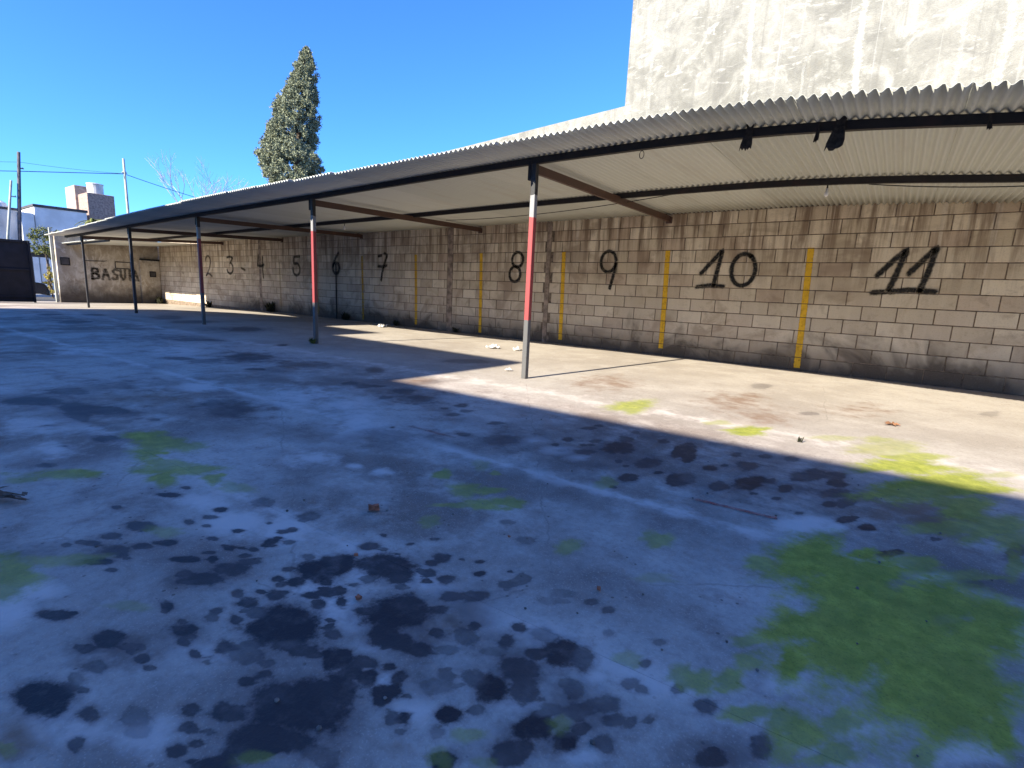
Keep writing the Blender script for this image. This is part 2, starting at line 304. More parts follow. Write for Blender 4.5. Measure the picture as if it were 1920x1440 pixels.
OIL="""-1.76 -8.42 0.034 0.029 -0.032 0.006 0.9
-1.54 -8.36 0.031 0.026 -0.041 0.011 0.9
-1.54 -8.41 0.016 0.014 -0.022 0.005 0.7
-1.41 -8.51 0.044 0.037 -0.068 0.013 1
-1.28 -8.46 0.019 0.016 -0.026 0.006 0.75
-1.21 -8.50 0.013 0.011 -0.021 0.005 0.7
-1.44 -8.41 0.019 0.016 -0.025 0.006 0.45
-1.37 -8.45 0.010 0.009 -0.014 0.003 0.6
-1.43 -8.45 0.015 0.013 -0.024 0.005 0.4
-1.20 -8.40 0.026 0.022 -0.032 0.010 0.4
-1.15 -8.41 0.019 0.016 -0.020 0.006 0.3
-1.39 -8.33 0.014 0.012 -0.020 0.006 0.7
-1.44 -8.32 0.012 0.010 -0.019 0.006 0.5
-1.44 -8.34 0.007 0.006 -0.012 0.003 0.6
-1.34 -8.33 0.012 0.010 -0.011 0.004 0.7
-1.47 -8.34 0.012 0.010 -0.016 0.004 0.3
-1.58 -8.21 0.016 0.014 -0.026 0.009 0.9
-1.43 -8.22 0.028 0.024 -0.028 0.010 0.9
-1.38 -8.24 0.013 0.011 -0.021 0.008 0.7
-1.47 -8.21 0.012 0.010 -0.015 0.006 0.7
-1.45 -8.13 0.013 0.012 -0.022 0.009 0.7
-1.31 -8.24 0.012 0.010 -0.018 0.007 0.75
-1.26 -8.23 0.007 0.006 -0.016 0.007 0.5
-1.28 -8.18 0.022 0.019 -0.027 0.012 0.85
-1.43 -8.15 0.017 0.014 -0.017 0.007 0.5
-2.20 -8.08 0.045 0.041 -0.040 0.012 0.75
-2.19 -8.18 0.027 0.025 -0.028 0.008 0.7
-2.21 -8.26 0.015 0.014 -0.019 0.004 0.6
-2.22 -8.30 0.015 0.014 -0.020 0.004 0.6
-2.17 -8.24 0.022 0.020 -0.027 0.007 0.7
-2.01 -8.26 0.033 0.030 -0.029 0.007 0.9
-2.06 -8.20 0.030 0.027 -0.043 0.012 0.6
-2.02 -8.13 0.024 0.022 -0.026 0.008 0.8
-1.99 -8.07 0.026 0.024 -0.029 0.010 0.9
-2.00 -8.20 0.017 0.015 -0.019 0.005 0.7
-1.96 -8.19 0.009 0.008 -0.013 0.004 0.7
-1.92 -8.25 0.015 0.013 -0.016 0.004 0.7
-2.11 -7.95 0.016 0.014 -0.023 0.009 0.7
-2.10 -7.88 0.021 0.019 -0.022 0.009 0.7
-2.03 -7.92 0.013 0.012 -0.014 0.006 0.7
-1.90 -7.86 0.016 0.015 -0.016 0.007 0.9
-1.91 -7.95 0.015 0.014 -0.016 0.006 0.8
-1.82 -8.07 0.034 0.031 -0.025 0.009 0.95
-1.81 -8.00 0.018 0.016 -0.013 0.005 0.8
-1.76 -8.01 0.016 0.014 -0.019 0.008 0.95
-1.79 -7.94 0.017 0.016 -0.020 0.009 0.9
-1.76 -7.91 0.010 0.009 -0.013 0.006 0.9
-1.72 -7.89 0.015 0.013 -0.015 0.007 0.8
-1.73 -7.82 0.020 0.018 -0.023 0.012 0.95
-1.74 -7.79 0.013 0.012 -0.013 0.007 0.9
-1.71 -7.84 0.021 0.019 -0.014 0.007 0.95
-1.70 -7.93 0.018 0.016 -0.015 0.007 0.8
-1.77 -7.75 0.017 0.016 -0.016 0.009 0.8
-1.76 -7.72 0.015 0.014 -0.018 0.010 0.8
-1.68 -7.78 0.017 0.015 -0.016 0.009 0.6
-1.53 -7.79 0.018 0.016 -0.020 0.012 0.6
-1.51 -7.88 0.017 0.015 -0.014 0.008 0.8
-1.88 -7.75 0.009 0.008 -0.012 0.006 0.7
-1.65 -8.08 0.049 0.043 -0.040 0.016 0.85
-1.65 -8.00 0.047 0.042 -0.039 0.017 0.8
-1.65 -7.94 0.026 0.023 -0.020 0.010 0.7
-1.73 -8.11 0.019 0.017 -0.025 0.009 0.6
-1.48 -7.93 0.016 0.014 -0.018 0.009 0.9
-1.44 -7.94 0.014 0.013 -0.013 0.007 0.7
-1.42 -7.90 0.019 0.017 -0.026 0.015 0.95
-1.42 -7.81 0.052 0.046 -0.068 0.043 1
-1.43 -7.74 0.036 0.032 -0.040 0.027 0.9
-1.45 -8.00 0.013 0.011 -0.015 0.007 0.85
-1.40 -7.98 0.024 0.021 -0.024 0.013 0.85
-1.42 -8.05 0.025 0.022 -0.028 0.013 0.9
-1.49 -8.05 0.016 0.014 -0.023 0.011 0.7
-1.32 -7.91 0.018 0.016 -0.017 0.010 0.9
-1.30 -7.87 0.020 0.018 -0.023 0.015 0.9
-1.28 -7.84 0.017 0.015 -0.021 0.014 0.9
-1.26 -7.92 0.014 0.012 -0.025 0.016 0.9
-1.22 -7.87 0.010 0.009 -0.027 0.018 0.9
-1.24 -8.04 0.082 0.071 -0.078 0.043 1
-1.37 -8.11 0.013 0.011 -0.025 0.012 0.8
-1.36 -8.06 0.023 0.020 -0.032 0.016 0.6
-1.17 -7.94 0.011 0.010 -0.010 0.006 0.8
-1.15 -7.96 0.009 0.008 -0.011 0.007 0.8
-1.11 -7.97 0.016 0.014 -0.018 0.012 0.7
-1.12 -8.06 0.028 0.024 -0.025 0.015 0.8
-1.17 -8.07 0.028 0.024 -0.019 0.011 0.6
-1.24 -8.13 0.021 0.018 -0.017 0.008 0.6
-1.22 -8.16 0.041 0.035 -0.032 0.015 0.45
-1.02 -8.02 0.034 0.029 -0.033 0.022 1
-1.14 -8.14 0.017 0.014 -0.013 0.007 0.5
-1.11 -8.16 0.014 0.012 -0.010 0.005 0.7
-1.12 -8.20 0.016 0.013 -0.015 0.007 0.8
-0.96 -8.16 0.076 0.064 -0.070 0.041 0.95
-1.02 -8.18 0.037 0.031 -0.045 0.024 0.85
-0.94 -8.10 0.044 0.037 -0.047 0.031 0.9
-0.93 -8.25 0.065 0.054 -0.038 0.019 0.9
-0.94 -8.29 0.033 0.027 -0.025 0.012 0.9
-1.06 -8.27 0.028 0.023 -0.030 0.013 0.85
-1.13 -8.32 0.016 0.014 -0.017 0.006 0.75
-1.08 -8.34 0.016 0.013 -0.015 0.006 0.7
-1.03 -8.35 0.011 0.009 -0.012 0.005 0.75
-1.04 -8.38 0.014 0.012 -0.018 0.007 0.8
-1.04 -8.32 0.008 0.007 -0.006 0.003 0.5
-0.97 -8.36 0.021 0.017 -0.012 0.005 0.9
-0.94 -8.33 0.027 0.022 -0.020 0.009 0.9
-0.81 -8.20 0.025 0.021 -0.018 0.011 0.4
-0.78 -8.20 0.016 0.013 -0.014 0.009 0.5
-1.41 -7.73 0.027 0.024 -0.045 0.031 1
-1.28 -7.65 0.074 0.066 -0.068 0.055 0.95
-1.44 -7.60 0.026 0.024 -0.027 0.021 0.8
-1.47 -7.51 0.011 0.010 -0.012 0.009 0.8
-1.38 -7.58 0.010 0.009 -0.010 0.008 0.6
-1.34 -7.49 0.012 0.011 -0.009 0.008 0.8
-1.30 -7.40 0.013 0.012 -0.009 0.009 0.7
-1.32 -7.57 0.007 0.006 -0.007 0.006 0.8
-1.18 -7.48 0.026 0.023 -0.023 0.023 0.8
-1.18 -7.53 0.018 0.016 -0.014 0.013 0.8
-1.17 -7.59 0.011 0.010 -0.011 0.010 0.7
-1.14 -7.58 0.018 0.016 -0.020 0.019 0.8
-1.07 -7.57 0.021 0.019 -0.019 0.020 0.8
-1.11 -7.62 0.014 0.012 -0.010 0.009 0.9
-1.15 -7.70 0.014 0.013 -0.014 0.012 0.6
-1.12 -7.44 0.009 0.008 -0.007 0.007 0.7
-1.06 -7.41 0.013 0.012 -0.009 0.010 0.95
-1.01 -7.47 0.015 0.014 -0.011 0.013 0.9
-0.94 -7.39 0.009 0.008 -0.006 0.008 0.8
-1.26 -7.74 0.021 0.019 -0.019 0.014 0.6
-1.27 -7.79 0.011 0.009 -0.010 0.007 0.7
-1.27 -7.83 0.009 0.008 -0.015 0.010 0.9
-0.90 -7.46 0.021 0.019 -0.016 0.021 0.6
-0.88 -7.40 0.023 0.020 -0.019 0.026 0.5
-1.18 -7.09 0.025 0.023 -0.014 0.019 0.35
-1.03 -7.17 0.029 0.026 -0.019 0.026 0.35
-0.73 -7.38 0.035 0.031 -0.011 0.019 0.3
-0.74 -7.44 0.030 0.026 -0.013 0.020 0.3
-0.64 -7.36 0.016 0.014 -0.009 0.017 0.6
-0.58 -7.36 0.016 0.014 -0.008 0.017 0.6
-1.06 -7.80 0.070 0.061 -0.062 0.052 1
-1.12 -7.84 0.039 0.034 -0.017 0.013 0.9
-1.05 -7.76 0.048 0.042 -0.060 0.052 0.9
-1.00 -7.88 0.033 0.028 -0.046 0.038 0.9
-0.95 -7.87 0.025 0.022 -0.027 0.023 0.85
-0.89 -7.86 0.027 0.023 -0.019 0.018 0.85
-0.97 -7.70 0.020 0.017 -0.017 0.017 0.8
-0.90 -7.78 0.018 0.015 -0.016 0.016 0.8
-0.99 -7.63 0.025 0.022 -0.020 0.020 0.7
-0.94 -7.58 0.034 0.030 -0.022 0.025 0.7
-0.84 -7.69 0.014 0.012 -0.013 0.014 0.8
-0.83 -7.74 0.026 0.023 -0.023 0.025 0.5
-0.74 -7.61 0.014 0.012 -0.014 0.019 0.8
-0.73 -7.68 0.019 0.016 -0.016 0.021 0.8
-0.67 -7.59 0.023 0.020 -0.017 0.025 0.35
-0.83 -7.81 0.022 0.019 -0.014 0.015 0.4
-0.73 -7.73 0.026 0.022 -0.013 0.016 0.3
-0.59 -7.62 0.041 0.035 -0.027 0.044 0.95
-0.64 -7.67 0.022 0.019 -0.015 0.022 0.8
-0.54 -7.60 0.029 0.025 -0.023 0.042 0.7
-0.64 -7.74 0.038 0.033 -0.026 0.035 0.75
-0.66 -7.84 0.033 0.028 -0.027 0.032 1
-0.71 -7.84 0.024 0.020 -0.023 0.027 0.6
-0.59 -7.79 0.030 0.025 -0.026 0.036 0.7
-0.50 -7.71 0.020 0.017 -0.017 0.030 0.5
-0.77 -7.88 0.017 0.014 -0.019 0.019 0.5
-0.76 -7.92 0.033 0.028 -0.020 0.020 0.4
-1.02 -8.00 0.016 0.013 -0.025 0.017 0.95
-0.96 -7.98 0.026 0.022 -0.018 0.014 0.8
-0.91 -8.01 0.020 0.017 -0.024 0.018 0.95
-0.90 -7.95 0.012 0.010 -0.012 0.010 0.9
-0.85 -7.96 0.013 0.011 -0.020 0.017 0.95
-0.84 -8.01 0.026 0.022 -0.021 0.018 0.95
-0.83 -8.03 0.014 0.012 -0.017 0.013 0.9
-0.96 -8.03 0.023 0.020 -0.030 0.021 0.9
-0.93 -8.07 0.029 0.024 -0.056 0.039 0.95
-0.79 -7.98 0.008 0.006 -0.007 0.006 0.6
-0.75 -8.03 0.011 0.010 -0.015 0.013 0.95
-0.77 -8.05 0.012 0.010 -0.017 0.014 0.6
-0.73 -8.06 0.012 0.010 -0.008 0.006 0.5
-0.68 -7.96 0.022 0.018 -0.019 0.019 1
-0.64 -7.91 0.016 0.013 -0.013 0.015 0.6
-0.67 -8.01 0.016 0.014 -0.013 0.013 0.4
-0.51 -7.86 0.032 0.027 -0.021 0.031 1
-0.44 -7.85 0.022 0.019 -0.014 0.023 1
-0.43 -7.80 0.015 0.013 -0.009 0.017 0.7
-0.37 -7.80 0.019 0.016 -0.010 0.020 0.6
-0.61 -8.05 0.020 0.016 -0.017 0.017 1
-0.51 -7.94 0.035 0.029 -0.018 0.023 0.8
-0.52 -7.97 0.017 0.014 -0.011 0.014 0.7
-0.38 -7.73 0.019 0.016 -0.009 0.019 0.6
-0.35 -7.71 0.013 0.011 -0.007 0.017 0.6
-0.42 -7.70 0.030 0.025 -0.011 0.022 0.6
-0.46 -7.76 0.026 0.021 -0.010 0.018 0.5
-0.51 -7.80 0.019 0.016 -0.012 0.019 0.4
-0.40 -7.51 0.013 0.011 -0.006 0.015 0.6
-0.37 -7.60 0.012 0.010 -0.006 0.014 0.5
-0.40 -7.60 0.021 0.018 -0.007 0.016 0.5
-0.32 -7.68 0.011 0.010 -0.006 0.015 0.6
-0.30 -7.54 0.014 0.012 -0.006 0.016 0.5
-0.53 -7.46 0.014 0.012 -0.007 0.014 0.3
-0.40 -7.40 0.017 0.015 -0.005 0.013 0.4
-0.23 -7.55 0.023 0.020 -0.008 0.028 0.7
-0.10 -7.58 0.023 0.019 -0.007 0.035 0.75
-0.18 -7.69 0.029 0.024 -0.006 0.022 0.8
0.10 -6.29 0.028 0.026 -0.001 0.044 0.95
0.14 -6.23 0.022 0.020 0.000 0.031 0.9
0.27 -5.97 0.022 0.020 0.001 0.027 0.8
0.03 -6.04 0.030 0.028 -0.002 0.046 0.95
-0.05 -6.01 0.031 0.029 -0.003 0.043 0.9
0.53 -5.88 0.036 0.033 0.012 0.089 0.7
0.36 -6.34 0.031 0.028 0.004 0.041 0.4
-0.94 -5.52 0.051 0.052 -0.057 0.175 0.9
-0.74 -5.72 0.032 0.031 -0.015 0.053 0.9
-0.69 -5.61 0.016 0.016 -0.008 0.032 0.7
-0.51 -5.83 0.059 0.057 -0.025 0.113 0.95
-0.62 -6.00 0.039 0.038 -0.018 0.065 0.7
-0.34 -5.77 0.033 0.032 -0.010 0.065 0.8
-0.69 -5.32 0.030 0.031 -0.012 0.050 0.7
-0.58 -5.51 0.057 0.056 -0.020 0.091 0.7
-0.54 -5.22 0.035 0.035 -0.010 0.051 0.6
-0.28 -5.46 0.072 0.070 -0.013 0.106 0.7
-0.13 -5.46 0.047 0.045 -0.007 0.082 0.85
-0.16 -5.33 0.057 0.055 -0.008 0.093 0.7
-0.12 -5.65 0.066 0.063 -0.006 0.077 0.6
-0.13 -5.85 0.035 0.033 -0.005 0.054 0.8
-0.07 -5.76 0.042 0.040 -0.005 0.071 0.6
-0.35 -5.96 0.021 0.020 -0.005 0.026 0.7
-0.03 -5.63 0.015 0.014 -0.001 0.027 0.7
-0.40 -5.15 0.035 0.035 -0.010 0.068 0.5
-0.79 -6.00 0.044 0.043 -0.028 0.085 0.5
-0.90 -5.66 0.021 0.021 -0.026 0.079 0.9
-0.42 -5.69 0.019 0.018 -0.009 0.051 0.6
-0.45 -5.97 0.018 0.017 -0.004 0.021 0.8
-0.23 -6.08 0.018 0.017 -0.003 0.021 0.6
-0.05 -6.00 0.031 0.029 -0.003 0.038 0.8
-1.00 -5.30 0.023 0.023 -0.011 0.035 0.7
0.88 -1.92 0.089 0.099 0.016 0.151 0.25
-1.17 -2.13 0.094 0.118 -0.041 0.207 0.35
-0.50 -3.45 0.063 0.070 -0.011 0.090 0.35
0.12 -3.34 0.043 0.046 -0.000 0.069 0.5
-1.65 -5.82 0.029 0.030 -0.025 0.041 0.8
-1.64 -5.99 0.018 0.019 -0.017 0.027 0.7
-1.69 -5.45 0.042 0.045 -0.023 0.041 0.7
-1.67 -5.33 0.024 0.026 -0.018 0.034 0.7
-1.31 -5.74 0.072 0.073 -0.063 0.132 0.85
-1.42 -5.98 0.048 0.049 -0.027 0.049 0.6
-1.49 -5.72 0.030 0.031 -0.020 0.038 0.6
-1.51 -5.86 0.018 0.019 -0.016 0.028 0.7
-1.47 -5.82 0.017 0.017 -0.016 0.029 0.7
-1.36 -5.52 0.036 0.037 -0.027 0.058 0.6
-1.05 -5.90 0.059 0.059 -0.037 0.089 0.7
-1.03 -6.21 0.040 0.038 -0.026 0.057 0.85
-0.94 -6.02 0.019 0.018 -0.011 0.029 0.9
-0.82 -6.07 0.043 0.042 -0.036 0.103 0.85
-0.99 -5.54 0.034 0.035 -0.048 0.139 0.9
-1.15 -5.38 0.027 0.028 -0.020 0.052 0.7
-1.39 -5.30 0.023 0.025 -0.021 0.047 0.5
-1.12 -6.05 0.015 0.015 -0.011 0.023 0.7
-1.19 -6.00 0.019 0.019 -0.015 0.031 0.6
-2.82 -5.61 0.038 0.043 -0.046 0.050 0.7
-2.64 -5.89 0.037 0.041 -0.036 0.038 0.6
-2.66 -5.73 0.029 0.032 -0.033 0.037 0.5
-2.21 -6.24 0.033 0.035 -0.029 0.032 0.6
-2.84 -5.79 0.021 0.024 -0.027 0.027 0.6
-2.25 -5.84 0.036 0.039 -0.029 0.037 0.6
-3.25 -5.68 0.070 0.083 -0.100 0.092 0.5
-3.58 -5.58 0.062 0.076 -0.103 0.090 0.5
-1.96 -6.15 0.082 0.085 -0.077 0.097 0.4
-4.02 -5.69 0.062 0.078 -0.075 0.056 0.6
-3.95 -5.60 0.052 0.066 -0.052 0.040 0.7
-4.22 -5.71 0.052 0.066 -0.072 0.051 0.6
-3.47 -5.88 0.039 0.046 -0.041 0.033 0.5
-4.75 -5.00 0.070 0.098 -0.169 0.131 0.45
-2.52 -6.62 0.094 0.098 -0.128 0.105 0.25
-2.67 -6.47 0.010 0.011 -0.018 0.015 0.8
-1.03 -6.40 0.014 0.013 -0.009 0.018 0.8
-3.80 -5.01 0.069 0.088 -0.092 0.089 0.25
-4.67 -3.52 0.168 0.254 -0.148 0.163 0.35
-2.96 -8.19 0.017 0.016 -0.034 0.007 0.9
-3.54 -8.00 0.028 0.028 -0.042 0.009 0.8
-4.14 -7.96 0.024 0.026 -0.050 0.010 0.7
-4.12 -8.03 0.020 0.021 -0.039 0.007 0.6
-3.25 -8.15 0.037 0.036 -0.043 0.008 0.6
-3.60 -7.83 0.058 0.061 -0.089 0.023 0.7
-2.45 -7.90 0.035 0.033 -0.027 0.010 0.9
-2.49 -7.82 0.015 0.015 -0.020 0.008 0.8
-2.46 -8.09 0.016 0.015 -0.020 0.005 0.7
-2.14 -7.82 0.023 0.022 -0.021 0.009 0.9
-1.82 -7.61 0.036 0.034 -0.037 0.023 0.6
-2.09 -7.67 0.032 0.030 -0.054 0.027 0.5
-4.53 -7.75 0.065 0.074 -0.307 0.069 0.6
-4.37 -7.64 0.102 0.115 -0.129 0.033 0.6
-5.01 -7.90 0.116 0.135 -0.176 0.031 0.6
-5.28 -7.64 0.093 0.114 -0.147 0.031 0.5
-6.47 -5.66 0.118 0.186 -0.340 0.162 0.5
-5.54 -5.99 0.062 0.087 -0.069 0.034 0.8
-5.53 -5.38 0.168 0.245 -0.201 0.121 0.4
-6.78 -6.29 0.079 0.123 -0.123 0.045 0.6
-6.41 -6.14 0.101 0.153 -0.171 0.070 0.4
-3.94 -6.99 0.130 0.148 -0.258 0.114 0.4
-12.91 -5.90 0.057 0.260 -0.382 0.085 0.7
-15.30 -5.78 0.013 0.211 -0.325 0.064 0.7
-12.49 -3.96 0.087 0.397 -0.417 0.160 0.5
-14.01 -3.93 0.042 0.323 -0.632 0.218 0.4
-10.33 -3.82 0.103 0.300 -0.465 0.221 0.5
-8.78 -5.33 0.123 0.260 -0.209 0.081 0.5
-7.52 -4.59 0.035 0.067 -0.132 0.072 0.9
-3.89 -7.49 0.022 0.024 -0.040 0.013 0.5
-15.12 -5.05 0.014 0.197 -0.334 0.082 0.7"""
MOSS="""-0.11 -6.55 0.140 0.125 -0.019 0.176 1
0.01 -6.65 0.150 0.132 -0.012 0.198 1
0.16 -6.73 0.184 0.160 0.002 0.249 1
0.07 -6.97 0.189 0.163 -0.007 0.203 1
0.21 -6.99 0.166 0.141 0.010 0.234 1
0.28 -7.09 0.101 0.085 0.013 0.160 1
0.33 -7.18 0.030 0.025 0.009 0.076 1
-0.09 -7.24 0.038 0.032 -0.010 0.070 0.9
-0.08 -7.03 0.094 0.081 -0.012 0.099 0.9
0.36 -6.67 0.098 0.085 0.020 0.197 1
-0.27 -6.72 0.047 0.042 -0.011 0.057 0.7
-0.21 -7.23 0.028 0.024 -0.006 0.025 0.6
-0.19 -7.32 0.023 0.019 -0.007 0.030 0.6
-0.27 -7.48 0.032 0.027 -0.012 0.038 0.7
-0.21 -7.42 0.029 0.024 -0.008 0.033 0.7
-0.15 -7.51 0.043 0.036 -0.005 0.023 0.7
-0.05 -7.49 0.042 0.035 -0.009 0.061 0.8
-0.08 -7.48 0.026 0.022 -0.005 0.034 0.7
0.03 -7.50 0.040 0.033 -0.003 0.031 0.7
0.03 -7.39 0.030 0.025 -0.003 0.043 0.7
0.18 -7.38 0.028 0.023 0.001 0.034 0.7
0.49 -5.63 0.093 0.085 0.018 0.160 0.7
0.20 -6.30 0.072 0.064 0.002 0.062 0.7
0.34 -6.29 0.080 0.071 0.004 0.043 0.5
0.51 -6.02 0.029 0.026 0.016 0.121 0.6
0.18 -4.77 0.197 0.195 0.002 0.187 0.9
0.34 -4.99 0.207 0.200 0.011 0.202 1
0.45 -5.03 0.137 0.131 0.013 0.155 0.9
-0.78 -4.58 0.114 0.121 -0.026 0.120 0.9
-1.03 -4.50 0.075 0.082 -0.017 0.064 0.5
0.08 -4.35 0.200 0.205 -0.002 0.174 0.5
-0.23 -4.29 0.126 0.131 -0.006 0.075 0.4
0.02 -4.09 0.085 0.089 -0.002 0.092 0.5
0.23 -4.47 0.115 0.115 0.003 0.150 0.8
0.25 -5.22 0.197 0.188 0.007 0.218 0.8
0.42 -5.38 0.109 0.103 0.016 0.191 0.8
0.52 -5.56 0.095 0.087 0.020 0.167 0.7
0.33 -5.76 0.131 0.121 0.006 0.089 0.6
0.53 -5.75 0.050 0.046 0.019 0.146 0.6
0.65 -4.52 0.072 0.070 0.008 0.068 0.4
-1.79 -4.44 0.126 0.144 -0.091 0.206 0.8
-1.78 -6.88 0.030 0.029 -0.041 0.041 0.7
-1.55 -6.95 0.056 0.054 -0.043 0.047 0.6
-1.46 -6.88 0.038 0.036 -0.029 0.035 0.6
-1.31 -6.93 0.042 0.040 -0.035 0.045 0.7
-1.37 -7.03 0.053 0.050 -0.028 0.033 0.7
-1.46 -7.11 0.058 0.055 -0.021 0.023 0.5
-1.59 -6.67 0.020 0.020 -0.017 0.021 0.5
-1.43 -7.31 0.021 0.020 -0.024 0.023 0.5
-1.09 -6.37 0.031 0.030 -0.033 0.066 0.4
-1.73 -6.62 0.035 0.035 -0.039 0.045 0.3
-0.88 -7.09 0.036 0.033 -0.025 0.043 0.5
-0.64 -6.80 0.038 0.035 -0.023 0.060 0.6
-0.54 -7.09 0.047 0.042 -0.009 0.022 0.25
-0.31 -7.49 0.021 0.018 -0.013 0.037 0.6
-0.44 -7.52 0.022 0.019 -0.011 0.025 0.4
-0.47 -7.82 0.018 0.015 -0.010 0.016 0.4
-0.61 -7.97 0.024 0.020 -0.012 0.013 0.45
-0.62 -8.05 0.017 0.014 -0.017 0.017 0.4
-0.54 -8.00 0.017 0.014 -0.008 0.009 0.3
-1.43 -7.31 0.027 0.025 -0.030 0.029 0.4
-3.52 -7.67 0.054 0.056 -0.123 0.038 0.8
-3.30 -7.65 0.098 0.101 -0.148 0.049 0.7
-3.14 -7.77 0.062 0.063 -0.092 0.029 0.8
-3.13 -7.58 0.052 0.054 -0.087 0.032 0.6
-2.91 -7.86 0.035 0.035 -0.085 0.026 0.8
-2.71 -7.84 0.046 0.044 -0.089 0.030 0.8
-2.72 -7.71 0.071 0.070 -0.080 0.031 0.7
-2.53 -7.69 0.035 0.034 -0.060 0.025 0.7
-2.86 -7.74 0.060 0.060 -0.072 0.025 0.6
-2.34 -7.67 0.045 0.043 -0.060 0.027 0.4
-3.02 -8.06 0.039 0.038 -0.062 0.015 0.8
-3.08 -8.16 0.065 0.064 -0.062 0.012 0.6
-3.14 -8.26 0.043 0.042 -0.071 0.012 0.5
-2.11 -8.45 0.051 0.045 -0.105 0.016 0.7
-2.01 -8.49 0.022 0.020 -0.060 0.009 0.6
-2.19 -8.41 0.024 0.022 -0.029 0.005 0.4
-2.11 -8.34 0.082 0.074 -0.042 0.009 0.45
-2.09 -8.04 0.042 0.038 -0.039 0.013 0.4
-1.66 -8.28 0.044 0.039 -0.024 0.007 0.3
-1.30 -8.59 0.013 0.011 -0.021 0.003 0.4
-0.91 -8.29 0.027 0.022 -0.012 0.006 0.4"""
DUST="""-1.79 -7.73 0.129 0.118 -0.127 0.070 0.9
-1.87 -8.50 0.049 0.043 -0.115 0.018 0.6
-1.97 -8.43 0.075 0.066 -0.071 0.012 0.5
-1.19 -7.90 0.062 0.054 -0.065 0.044 0.9
-1.34 -7.87 0.058 0.051 -0.052 0.033 0.8
-1.28 -8.49 0.070 0.058 -0.068 0.015 0.4
-1.12 -8.40 0.055 0.046 -0.059 0.019 0.4
-1.30 -8.22 0.067 0.058 -0.041 0.017 0.4
-0.19 -6.19 0.113 0.104 -0.013 0.108 0.9
-0.09 -6.16 0.049 0.045 -0.005 0.064 0.7
0.11 -6.39 0.071 0.063 -0.001 0.085 0.9
0.24 -6.40 0.078 0.069 0.002 0.057 0.9
0.26 -7.30 0.095 0.079 0.005 0.062 0.8
0.09 -7.36 0.083 0.069 -0.002 0.050 0.7
-0.08 -7.33 0.054 0.046 -0.007 0.049 0.7
0.43 -6.68 0.017 0.015 0.013 0.094 0.8
0.31 -6.46 0.040 0.035 0.003 0.045 0.7
-2.03 -7.07 0.045 0.045 -0.063 0.050 0.7
-2.19 -7.11 0.033 0.032 -0.046 0.033 0.7
-2.91 -6.57 0.131 0.142 -0.320 0.235 0.5
-1.56 -6.07 0.096 0.098 -0.059 0.095 0.6
-1.39 -6.10 0.078 0.078 -0.042 0.075 0.6
-1.79 -6.03 0.083 0.086 -0.059 0.084 0.5
-3.41 -6.29 0.144 0.166 -0.320 0.227 0.4
-1.31 -7.74 0.048 0.042 -0.040 0.029 0.9
-1.11 -7.90 0.038 0.033 -0.040 0.029 0.9
-0.74 -8.00 0.052 0.044 -0.040 0.037 0.7
-0.86 -7.99 0.029 0.025 -0.027 0.022 0.9
-0.99 -7.93 0.043 0.037 -0.028 0.021 0.7
-0.38 -7.85 0.043 0.036 -0.012 0.022 0.7
-0.57 -7.83 0.051 0.043 -0.012 0.017 0.6
-0.48 -7.64 0.031 0.027 -0.013 0.024 0.7
-0.66 -7.63 0.045 0.039 -0.012 0.018 0.4
-1.10 -7.63 0.069 0.061 -0.030 0.028 0.5
-4.88 -6.78 0.161 0.201 -0.252 0.102 0.8
-1.99 -7.81 0.110 0.102 -0.144 0.067 0.9
-2.25 -7.84 0.094 0.089 -0.114 0.046 0.6
-3.53 -8.08 0.096 0.098 -0.184 0.036 0.6
-4.22 -7.99 0.133 0.144 -0.308 0.057 0.4
-2.46 -7.21 0.099 0.099 -0.159 0.098 0.4
-4.01 -6.35 0.185 0.222 -0.335 0.198 0.5
-8.07 -6.92 0.178 0.307 -0.476 0.109 0.5
-7.55 -6.03 0.151 0.261 -0.571 0.206 0.4"""
BROWN="""0.17 -5.62 0.227 0.212 0.002 0.205 0.9
0.28 -5.70 0.169 0.156 0.006 0.134 0.9
0.06 -5.57 0.110 0.104 -0.004 0.154 0.6
0.40 -5.59 0.082 0.076 0.009 0.112 0.6
-0.80 -3.94 0.235 0.259 -0.092 0.474 0.5
-0.02 -4.50 0.176 0.179 -0.006 0.165 0.4
-1.16 -3.35 0.291 0.340 -0.147 0.615 0.5
-0.15 -2.79 0.273 0.309 -0.021 0.435 0.3
-1.33 -8.57 0.054 0.045 -0.068 0.011 0.6
-1.30 -8.59 0.024 0.020 -0.043 0.006 0.8
-0.71 -8.09 0.043 0.036 -0.026 0.022 0.5
-0.91 -7.61 0.049 0.043 -0.042 0.047 0.5
-0.93 -7.74 0.058 0.050 -0.052 0.051 0.4
-4.64 -7.21 0.245 0.291 -0.358 0.119 0.4
-3.83 -6.96 0.146 0.166 -0.277 0.129 0.5
-5.56 -5.43 0.200 0.292 -0.315 0.187 0.6
-6.61 -5.55 0.163 0.262 -0.405 0.195 0.5
-3.91 -5.07 0.114 0.147 -0.158 0.146 0.4
-2.52 -3.47 0.274 0.350 -0.285 0.571 0.5
-4.75 -5.00 0.093 0.130 -0.190 0.148 0.6"""
